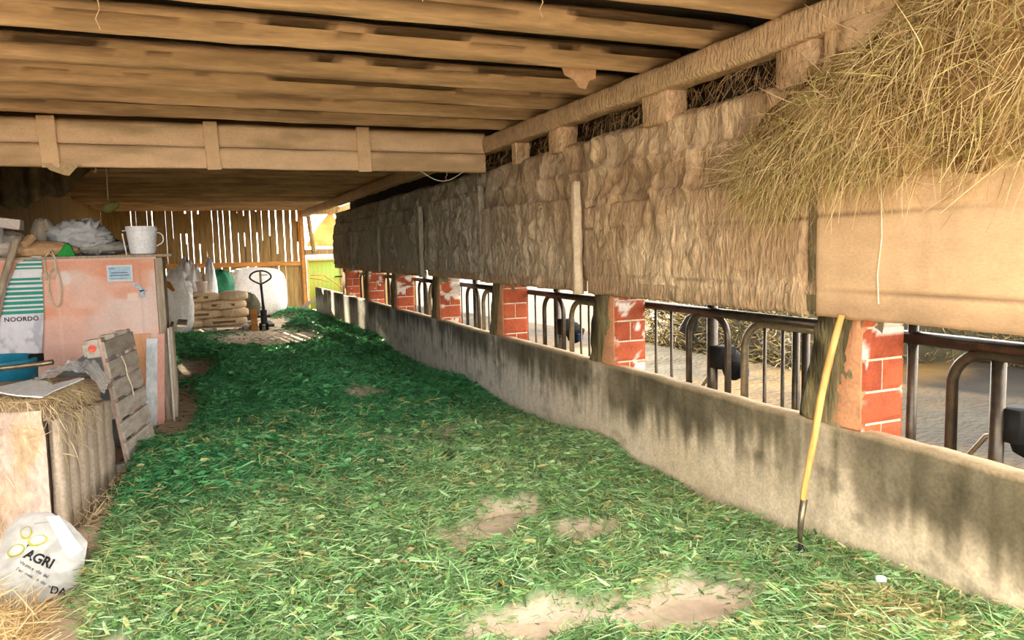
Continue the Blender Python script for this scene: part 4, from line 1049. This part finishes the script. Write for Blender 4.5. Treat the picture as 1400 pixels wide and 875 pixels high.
# ------------------------------------------------------------------ pallet standing on end
def pallet():
    root = thing('pallet', (-.56, 6.72, FZ), 'grey wooden pallet standing on edge, leaning left against the crate', 'pallet')
    A = math.radians(-7.2)      # tilt to the left
    M = Matrix.Rotation(-math.radians(11), 4, 'Z') @ Matrix.Rotation(A, 4, 'Y')
    # local: y = along the slats (0..0.8), z = up the pallet (0..1.2), x = out of the slatted face
    H, Wd = 1.17, .80
    k = 7; pitch = H / k
    for i in range(k):
        h = pitch * (.83 if i else .86)
        mb = MB(); mb.box((-.02, 0, i * pitch), (0, Wd, i * pitch + h), M, jit=.003); o = mb.build('deck_slat', M_pallet, root, bev=.003)
        if i == k - 1: pass
    for y in (0.0, Wd / 2 - .05, Wd - .1):
        mb = MB(); mb.box((-.042, y, 0), (-.021, y + .1, H), M, jit=.002); mb.build('stringer_board', M_pallet if y else mat('pinkish worn pallet edge', hx('#b79a88'), hx('#8c7668'), .5, 8), root)
    for z in (0, H / 2 - .07, H - .145):
        for y in (0, Wd / 2 - .05, Wd - .1):
            mb = MB(); mb.box((-.145, y, z), (-.043, y + .1, z + .145), M, jit=.003); b = mb.build('block', M_pallet, root, bev=.003)
            if z > .9 and y == 0:
                d = MB(); d.lathe([(.001, 0), (.03, 0), (.03, .004), (.001, .004)], (0, 0, 0), 16, axis='y')
                o = d.build('paint_dot', mat('red paint', hx('#c8503c'), hx('#d88070'), .5, 20, bump=0), b); o.matrix_local = M @ Matrix.Translation((-.095, -.005, z + .075))
        mb = MB(); mb.box((-.167, 0, z + .02), (-.146, Wd, z + .12), M, jit=.003); mb.build('bottom_slat', M_pallet, root, bev=.003)
    mb = MB(); mb.tube([M @ Vector(p) for p in ((.012, .3, .98), (.02, .33, .9), (.015, .34, .8), (.02, .38, .7), (.012, .4, .62))], .006, 6)
    mb.build('twine', M_rope, root)
pallet()

# ------------------------------------------------------------------ crate in the left foreground
def crate():
    root = thing('crate', (-.92, 5.45, FZ), 'large dusty crate with upright plank sides in the left foreground', 'crate', rz=-math.radians(10.5))
    # local: +y back along the side, -x to the left
    M = None
    # front panel: lumpy caked
    n, m = 70, 44
    X, Z = np.meshgrid(np.linspace(-1.3, 0, n), np.linspace(0, .86, m), indexing='ij')
    Y = -.02 - .04 * fbm(X * 4, Z * 3, 4, 9) - .03 * np.exp(-((Z - .8) / .06) ** 2)
    c = mixc(hx('#cbb5a6'), hx('#ddbba0'), sm(.35, .65, fbm(X * 3, Z * 3, 4, 10)))
    c = mixc(c, hx('#d3b487'), sm(.55, .7, fbm(X * 7, Z * 3, 3, 11)) * .7)
    mesh_np('front_panel', np.stack([X, Y, Z], -1).reshape(-1, 3), grid(n, m), M_wall, cols=c.reshape(-1, 3), parent=root, smooth=True)
    mb = MB(); mb.box((-1.3, 0, 0), (-.03, 1.16, .84), col=hx('#8a7968')); mb.build('body', M_vc, root)
    for i in range(6):
        y = .01 + i * .19
        mb = MB(); mb.beam((.02, y + .08, .0), (.02 + random.uniform(-.01, .01), y + .085, .80 - .02 * i), .15, .08, 16, .008, (1, 0, 0), .42, 400 + i, col=mixc(hx('#b8a690'), hx('#968878'), np.array(random.random())))
        mb.build('side_plank', M_vc, root, smooth=True)
    n, m = 50, 50
    X, Y = np.meshgrid(np.linspace(-1.32, .06, n), np.linspace(-.06, 1.2, m), indexing='ij')
    Z = .86 + .05 * fbm(X * 3, Y * 3, 4, 71)
    e = np.minimum(np.minimum(X + 1.32, .06 - X), np.minimum(Y + .06, 1.2 - Y)); Z = Z - .09 * (1 - sm(0, .08, e))
    mesh_np('lid_dust', np.stack([X, Y, Z], -1).reshape(-1, 3), grid(n, m), M_wall, cols=mixc(hx('#b39a82'), hx('#8f7c68'), fbm(X * 4, Y * 4, 3, 3)).reshape(-1, 3), parent=root, smooth=True)
crate()
def crate_hay():
    rs = np.random.default_rng(31)
    R = Matrix.Rotation(-math.radians(10.5), 3, 'Z'); Rn = np.array(R)
    n = 3400
    t = rs.random(n)
    side = rs.random(n)
    # three zones: over the right rim, on the front face at far left, foot of the side
    P = np.zeros((n, 3)); D = np.zeros((n, 3))
    a = side < .5; b = (side >= .5) & (side < .78); c = side >= .78
    P[a] = np.stack([rs.uniform(-.35, .09, a.sum()), rs.uniform(-.08, .75, a.sum()) * .9, .0 * t[a]], -1)
    drop = np.clip(P[a, 0] / .09, 0, 1)
    P[a, 2] = .93 - .38 * drop * rs.random(a.sum())
    D[a] = np.stack([rs.normal(size=a.sum()) * .4 + .4, rs.normal(size=a.sum()) * .6 - .1, -np.abs(rs.normal(size=a.sum())) * .7], -1)
    P[b] = np.stack([rs.uniform(-.75, -.05, b.sum()), np.full(b.sum(), -.09), rs.uniform(.1, .85, b.sum())], -1)
    kx = rs.random(b.sum()) < .75; P[b, 0] = np.where(kx, rs.uniform(-.75, -.28, b.sum()), P[b, 0])
    D[b] = np.stack([rs.normal(size=b.sum()) * .4, -.1 + rs.normal(size=b.sum()) * .1, -np.abs(rs.normal(size=b.sum()))], -1)
    P[c] = np.stack([rs.uniform(.06, .3, c.sum()), rs.uniform(.1, 1.5, c.sum()), rs.uniform(.0, .12, c.sum())], -1)
    D[c] = np.stack([rs.normal(size=c.sum()) + .3, rs.normal(size=c.sum()), np.abs(rs.normal(size=c.sum())) * .4], -1)
    D /= np.linalg.norm(D, axis=1)[:, None]
    P = P @ Rn.T + np.array([-.92, 5.45, FZ]); D = D @ Rn.T
    V, Q = ribbons(P, D, rs.uniform(.05, .16, n), rs.uniform(.003, .007, n), 3, rs.normal(size=n) * .6, rs, droop=rs.uniform(0, .4, n))
    C = np.repeat(mixc(hx('#e9d4ac'), hx('#a8926c'), rs.random(n)), 8, 0)
    tag(mesh_np('crate_hay', V, Q, M_straw, cols=C), 'dry hay spilling over the top corner and foot of the dusty crate', 'hay', kind='stuff')
    n = 2600
    x = rs.uniform(-1.35, -.78, n); y = rs.uniform(3.4, 4.5, n)
    hgt = .42 * np.exp(-((x + 1.12) / .2) ** 2) * sm(4.6, 4.0, y)
    P = np.stack([x, y, FZ + hgt * rs.random(n) + .01], -1)
    D = np.stack([rs.normal(size=n), rs.normal(size=n), rs.normal(size=n) * .45 + .1], -1); D /= np.linalg.norm(D, axis=1)[:, None]
    V, Q = ribbons(P, D, rs.uniform(.08, .24, n), rs.uniform(.003, .007, n), 3, rs.normal(size=n) * .3, rs)
    tag(mesh_np('straw_pile', V, Q, M_straw, cols=np.repeat(mixc(hx('#fbe8b8'), hx('#d8b67c'), rs.random(n)), 8, 0)), 'bright golden straw pile in the bottom left corner', 'straw', kind='stuff')
crate_hay()
# heap under the bag and film on the crate
crumple('earth_lump', (-.82, 4.75, FZ + .02), (.28, .3, .1), M_stain, 61, .2, 3, 'low pale dirt heap under the printed plastic bag', 'dirt')
def film():
    n, m = 60, 40
    U, V_ = np.meshgrid(np.linspace(0, 1, n), np.linspace(0, 1, m), indexing='ij')
    X = -1.05 + .42 * U; Y = 5.85 + .55 * V_
    Z = FZ + .97 + .03 * np.abs(fbm(U * 9, V_ * 5, 3, 5) - .5) * 3 - .12 * sm(.7, 1.0, U) ** 1.3 + .05 * np.sin(U * 3)
    o = mesh_np('plastic_film', np.stack([X, Y, Z], -1).reshape(-1, 3), grid(n, m), M_film, smooth=True)
    tag(o, 'crinkled clear plastic film over the right edge of the crate top', 'plastic film')
film()
# white trowel-shaped sheet
mb = MB()
pts = [(-1.26, 5.60), (-1.05, 5.38), (-.915, 5.36), (-.885, 5.58), (-.76, 5.98), (-.80, 6.06), (-.93, 5.83), (-.99, 5.98), (-1.08, 6.0)]
mb.add([(x, y, FZ + .965 + .02 * math.sin(x * 9)) for x, y in pts] + [(x, y, FZ + .972 + .02 * math.sin(x * 9)) for x, y in pts],
       [tuple(reversed(range(9))), tuple(range(9, 18))] + [(i, (i + 1) % 9, 9 + (i + 1) % 9, 9 + i) for i in range(9)])
tag(mb.build('white_scoop', M_white), 'flat white pointed plastic scoop lying on the dusty crate', 'scoop')
# blue tub behind the crate
tb = thing('blue_tub', (-1.60, 7.22, FZ + .0), 'blue plastic tub with a black rim clip at the left edge behind the crate', 'tub')
mb = MB(); mb.lathe([(.001, .02), (.28, .02), (.30, .05), (.355, .96), (.37, .97), (.37, 1.0), (.35, 1.0), (.29, .1), (.001, .06)], (0, 0, 0), 36); mb.build('body', M_blue, tb, smooth=True)
mb = MB(); mb.box((.3, -.06, .93), (.4, .03, 1.02)); mb.build('clip', M_black, tb, bev=.01)
mb = MB(); mb.tube([(-1.7, 6.6, FZ + 1.01), (-1.4, 6.55, FZ + 1.0), (-1.1, 6.5, FZ + 1.02), (-1.02, 6.48, FZ + 1.03)], .02, 10); tag(mb.build('grey_pipe', M_galv, smooth=True), 'grey pipe lying in front of the blue tub on the crate', 'pipe')
# dark grey lid leaning behind the pallet
mb = MB(); mb.prism([(-1.45, .6), (-1.02, .93), (-.72, .93), (-.72, .0), (-1.45, .0)], .03, Matrix.Translation((.06, 7.95, FZ)))
tag(mb.build('grey_sheet', mat('slate sheet', hx('#85888a'), hx('#6f6f6c'), .5, 5, bump=.2)), 'slanted slate-grey sheet standing behind the pallet', 'sheet')

# ------------------------------------------------------------------ printed bag
def agri():
    root = thing('plastic_bag', (-.9, 4.42, FZ), 'white translucent plastic bag printed AGRI in the lower left corner', 'bag')
    th = math.atan2(1, .5)     # plane leaning back
    B = Matrix.Translation((0, 0, 0)) @ Matrix.Rotation(th, 4, 'X')   # local (u,v,0) -> world; +z local faces the viewer
    out = [(-.19, .03), (-.215, .20), (-.16, .30), (-.10, .43), (-.055, .475), (0, .50), (.10, .485), (.19, .415), (.275, .30), (.255, .17), (.225, .085), (.08, .03), (-.04, .02)]
    oc = Vector((.03, .25))
    NR, NA = 16, 104
    def outl(a):
        # ray/polygon
        best = 0; d = Vector((math.cos(a), math.sin(a)))
        for i in range(len(out)):
            p = Vector(out[i]) - oc; q = Vector(out[(i + 1) % len(out)]) - oc
            e = q - p; den = d.x * e.y - d.y * e.x
            if abs(den) < 1e-9: continue
            t = (p.x * e.y - p.y * e.x) / den; s = (p.x * d.y - p.y * d.x) / den
            if t > 0 and -1e-6 <= s <= 1 + 1e-6: best = max(best, t)
        return best
    R = [outl(2 * math.pi * k / NA) for k in range(NA)]
    def hgt(u, v, f):
        cr = (abs(float(fbm(u * 8 + 3, v * 8, 3, 5)) - .5)) * .10
        return (.055 * (1 - f ** 2.2) + cr * (1 - f ** 6))
    V = []; Fc = []
    for sgn in (1, -1):
        b = len(V)
        for i in range(NR + 1):
            f = i / NR
            for k in range(NA):
                a = 2 * math.pi * k / NA; u = oc.x + f * R[k] * math.cos(a); v = oc.y + f * R[k] * math.sin(a)
                V.append(B @ Vector((u, v, sgn * hgt(u, v, f) * (1 if sgn > 0 else .5))))
        for i in range(NR):
            for k in range(NA):
                q = (b + i * NA + k, b + (i + 1) * NA + k, b + (i + 1) * NA + (k + 1) % NA, b + i * NA + (k + 1) % NA)
                Fc.append(q if sgn > 0 else q[::-1])
    mb = MB(); mb.add(V, Fc); mb.build('film', M_bag, root, smooth=True)
    def surf(u, v):
        a = math.atan2(v - oc.y, u - oc.x) % (2 * math.pi); r = math.hypot(u - oc.x, v - oc.y)
        f = min(1, r / R[int(a / (2 * math.pi) * NA) % NA]); return hgt(u, v, f)
    def place(o, lift=.004):
        for vt in o.data.vertices:
            u, v, w = vt.co; vt.co = B @ Vector((u, v, surf(u, v) + lift + w))
    rot = lambda x, y, a: Matrix.Translation((x, y, 0)) @ Matrix.Rotation(math.radians(a), 4, 'Z')
    o = fn_text('AGRI', .066, M_ink, rot(-.012, .262, -33), root, bold=.0022); place(o)
    o = fn_text('P', .03, M_ink, rot(.0, .315, -33), root, bold=.0012); place(o)
    o = fn_text('Vlaams e  vlie  dal', .022, M_ink, rot(-.03, .235, -38), root); place(o)
    o = fn_text('Der  meal,  in  der  wale  ar', .022, M_ink, rot(-.045, .205, -38), root); place(o)
    for (cx, cy, rx, ry, an) in ((-.045, .30, .042, .030, 20), (.052, .335, .045, .028, 5), (.0, .385, .028, .036, 10)):
        mb = MB(); n = 40; vs = []
        for i in range(n):
            t = 2 * math.pi * i / n
            for s in (1, .78 + .12 * math.sin(t)):
                x = rx * math.cos(t) * s; y = ry * math.sin(t) * s; a = math.radians(an)
                vs.append((cx + x * math.cos(a) - y * math.sin(a), cy + x * math.sin(a) + y * math.cos(a), 0))
        mb.add(vs, [(2 * i, 2 * i + 1, (2 * i + 3) % (2 * n), (2 * i + 2) % (2 * n)) for i in range(n)])
        o = mb.build('logo_loop', M_olive, root); place(o, .0045); o.modifiers.new('s', 'SOLIDIFY').thickness = .0005
    mb = MB()
    for i in range(21):
        t = i / 20
        for q in range(6):
            a = (.085 + .11 * t, .46 - .24 * t); b = (.14 + .115 * t, .46 - .2 * t)
            mb.v.append((a[0] + (b[0] - a[0]) * q / 5, a[1] + (b[1] - a[1]) * q / 5, 0)); mb.c.append((.5,) * 3)
    mb.f += [tuple(q) for q in grid(21, 6)]
    o = mb.build('white_fold', M_white, root); place(o, .008); o.modifiers.new('s', 'SOLIDIFY').thickness = .001
    mb = MB(); mb.v = [(x, y, 0) for x in np.linspace(.03, .10, 8) for y in (.424, .433)]; mb.c = [(.5,) * 3] * 16; mb.f = [(2 * i, 2 * i + 1, 2 * i + 3, 2 * i + 2) for i in range(7)]
    o = mb.build('handle_slot', M_grey, root); place(o, .004)
    o = fn_text('DA ', .05, M_ink, rot(.10, .065, -20), root, bold=.001); place(o)
agri()

# ------------------------------------------------------------------ far end: sacks, bags, bale, pallet truck
sp = thing('pallet', (.3, 18.65, FZ), 'low pallet under the stacked brown paper sacks', 'pallet')
for y in (-.02, .16, .34, .5):
    mb = MB(); mb.box((-.75, y, .1), (.8, y + .1, .12)); mb.build('deck_slat', M_pallet, sp)
for x in (-.72, -.02, .66):
    mb = MB(); mb.box((x, -.02, 0), (x + .1, .6, .1)); mb.build('stringer', M_pallet, sp)
def sack_mesh(seed):
    rs = np.random.default_rng(seed)
    nu, nv = 44, 20
    T_, P_ = np.meshgrid(np.linspace(0, 1, nu), np.linspace(0, 2 * math.pi, nv, endpoint=False), indexing='ij')
    s = np.clip(np.sin(T_ * math.pi), 0, 1) ** .2
    ry = .28 * s; rz = .118 * s ** 1.1
    c = np.cos(P_); d = np.sin(P_)
    Y = np.sign(c) * np.abs(c) ** .6 * ry; Z = np.sign(d) * np.abs(d) ** .55 * rz
    n = fbm(T_ * 7, P_ * 1.5, 3, seed) - .5
    X = (T_ - .5) * .80
    Z = Z * (1 + .25 * n) ; Y = Y * (1 + .12 * n)
    return np.stack([X, Y, Z], -1).reshape(-1, 3), grid(nu, nv, True)
k = 0
for lay in range(4):
    for j in range(2):
        wlab = (lay % 2 == 0) == (j == 1)
        lw = .58 if lay % 2 == 0 else .94
        sl = lw if j == 0 else 1.54 - lw
        x = -.47 + (lw / 2 if j == 0 else lw + (1.54 - lw) / 2) + (.02 if lay % 2 else -.02)
        root = thing('paper_sack', (x, 18.95, FZ + .12 + .105 + lay * .197),
                     'brown paper sack in the stack, %s layer, %s one' % (['bottom', 'second', 'third', 'top'][lay], ['left', 'right'][j]), 'sack', 'brown paper sacks stacked at the far end')
        root.rotation_euler = (0, random.uniform(-.02, .02), random.uniform(-.05, .05))
        V, Q = sack_mesh(800 + k); V[:, 0] *= (sl + .06) / .80; mesh_np('sack_body', V, Q, M_paper, parent=root, smooth=True)
        if (sl > .8):
            mb = MB(); n = 24
            for i in range(n + 1):
                t = -.28 + .5 * i / n
                for z in (-.025, .03): mb.v.append((t, -.272 - .006, z)); mb.c.append((.5,) * 3)
            mb.f = [(2 * i, 2 * i + 2, 2 * i + 3, 2 * i + 1) for i in range(n)]
            o = mb.build('printed_band', M_print, root); o.modifiers.new('s', 'SOLIDIFY').thickness = .004
        k += 1
# white bags behind
crumple('plastic_sack', (-.42, 17.9, .55), (.36, .3, .76), M_wrap, 71, .22, 3, 'grey-white crumpled plastic sack right beside the cabinet at the far end', 'sack', 'white plastic sacks beside the stack')
crumple('plastic_sack', (-.18, 19.6, .68), (.34, .3, .85), M_wrap, 72, .22, 3, 'tall white crumpled plastic sack behind the stacked paper sacks', 'sack', 'white plastic sacks beside the stack')
crumple('plastic_sack', (.33, 19.55, .64), (.15, .2, .88), M_white, 73, .12, 3, 'upright white sack leaning out on top right of the tall crumpled sack', 'sack', 'white plastic sacks beside the stack')
mb = MB(); mb.prism([(-.1, .14), (.02, .08), (.1, -.1), (.05, -.12), (-.1, .02)], .03); o = mb.build('orange_patch', M_rail); o.location = (-.52, 17.62, .95)
tag(o, 'orange scrap tucked in the grey-white plastic sack', 'scrap')
for pb in (thing('small_tub', (.12, 18.9, FZ + .12 + .82 - .02), 'small pinkish white tub on the left end of the sack stack', 'tub'),):
    mb = MB(); mb.lathe([(.001, 0), (.10, 0), (.125, .24), (.135, .24), (.135, .26), (.115, .26), (.095, .02), (.001, .01)], (0, 0, 0), 24); mb.build('body', mat('pinkish plastic', hx('#ead6cc'), None, .2, 6, bump=.1), pb, smooth=True)
crumple('green_tarpaulin', (.56, 20.4, .75), (.36, .3, .47), M_green, 75, .12, 2, 'green tarpaulin bundle between the white sack and the white bale', 'tarpaulin')
mb = MB(); mb.box((.28, 20.15, FZ), (.85, 20.7, .34)); tag(mb.build('wooden_crate', M_backplank, bev=.01), 'plain dark wooden box under the green tarpaulin', 'box')
# wrapped bale
def bale():
    nu, nv = 60, 30
    T_, P_ = np.meshgrid(np.linspace(0, 2 * math.pi, nu, endpoint=False), np.linspace(0, math.pi, nv), indexing='ij')
    e1, e2 = .42, .5
    f = lambda v, e: np.sign(v) * np.abs(v) ** e
    R = 1 + .035 * (fbm(np.cos(T_) * 3 + 4, np.sin(T_) * 3 + P_ * 3, 3, 5) - .5) * 2
    X = .80 * R * f(np.cos(T_), e1) * f(np.sin(P_), e2); Y = .6 * R * f(np.sin(T_), e1) * f(np.sin(P_), e2); Z = .70 * R * f(np.cos(P_), e2)
    Z = Z + .05 * X * (X > 0) * -1
    V = np.stack([X, Y, Z], -1).reshape(-1, 3)
    o = mesh_np('wrapped_bale', V, np.concatenate([grid(nv, nu, True)]) if False else np.array([[i * nv + j, ((i + 1) % nu) * nv + j, ((i + 1) % nu) * nv + j + 1, i * nv + j + 1] for i in range(nu) for j in range(nv - 1)]), M_wrap, smooth=True)
    o.location = (1.62, 22.85, FZ + .69)
    tag(o, 'big rounded white film-wrapped bale behind the pallet truck', 'bale')
bale()
crumple('dark_sacking', (1.25, 21.6, FZ + .35), (.35, .3, .42), mat('dark sack', hx('#4c4634'), hx('#35311f'), .5, 5, bump=.5), 77, .15, 2, 'dark bundle between the sack stack and the white bale', 'bundle')
# pallet truck
def jack():
    r = thing('pallet_truck', (1.38, 18.35, FZ), 'black hand pallet truck with a loop handle standing right of the sacks', 'pallet truck')
    pts = []
    for t in np.linspace(0, 2 * math.pi, 40, endpoint=False):
        x = .235 * math.sin(t); z = .15 * math.cos(t)
        if z < 0: x *= (1 - .55 * (-z / .15) ** 1.5)
        pts.append((x, 0, 1.24 + z - .0))
    pts.append(pts[0]); pts.append(pts[1])
    mb = MB(); mb.tube(pts, .02, 10, caps=False); mb.build('loop_handle', M_jack, r, smooth=True)
    mb = MB(); mb.box((-.025, -.02, 1.08), (.025, .02, 1.38)); mb.box((.02, -.012, 1.28), (.16, .012, 1.30)); h = mb.build('lever', M_galv, r, bev=.004)
    mb = MB(); mb.tube([(0, 0, 1.1), (.02, .02, .75), (.03, .05, .42)], [.03, .03, .036], 12); mb.build('shaft', M_jack, r, smooth=True)
    mb = MB(); mb.tube([(.03, .08, .14), (.03, .08, .48)], .075, 16); mb.tube([(.03, .08, .48), (.03, .08, .56)], .04, 12); mb.box((-.12, .03, .3), (.17, .14, .36)); mb.build('pump', M_jack, r, smooth=False)
    for x in (-.05, .09):
        mb = MB(); mb.lathe([(.001, -.03), (.085, -.03), (.09, -.02), (.09, .02), (.085, .03), (.001, .03)], (x, .08, .09), 24, axis='x'); mb.build('steer_wheel', M_black, r, smooth=False)
    for x in (-.27, .11):
        mb = MB(); mb.box((x, .2, .06), (x + .16, 1.35, .12)); mb.build('fork', M_jack, r, bev=.006)
jack()
mb = MB(); mb.beam((1.19, 18.38, FZ), (1.19, 18.4, .30), .14, .05, 4, .002, (0, 1, 0), .05); tag(mb.build('upright_board', M_rail), 'short orange-brown board standing between the sacks and the pallet truck', 'board')
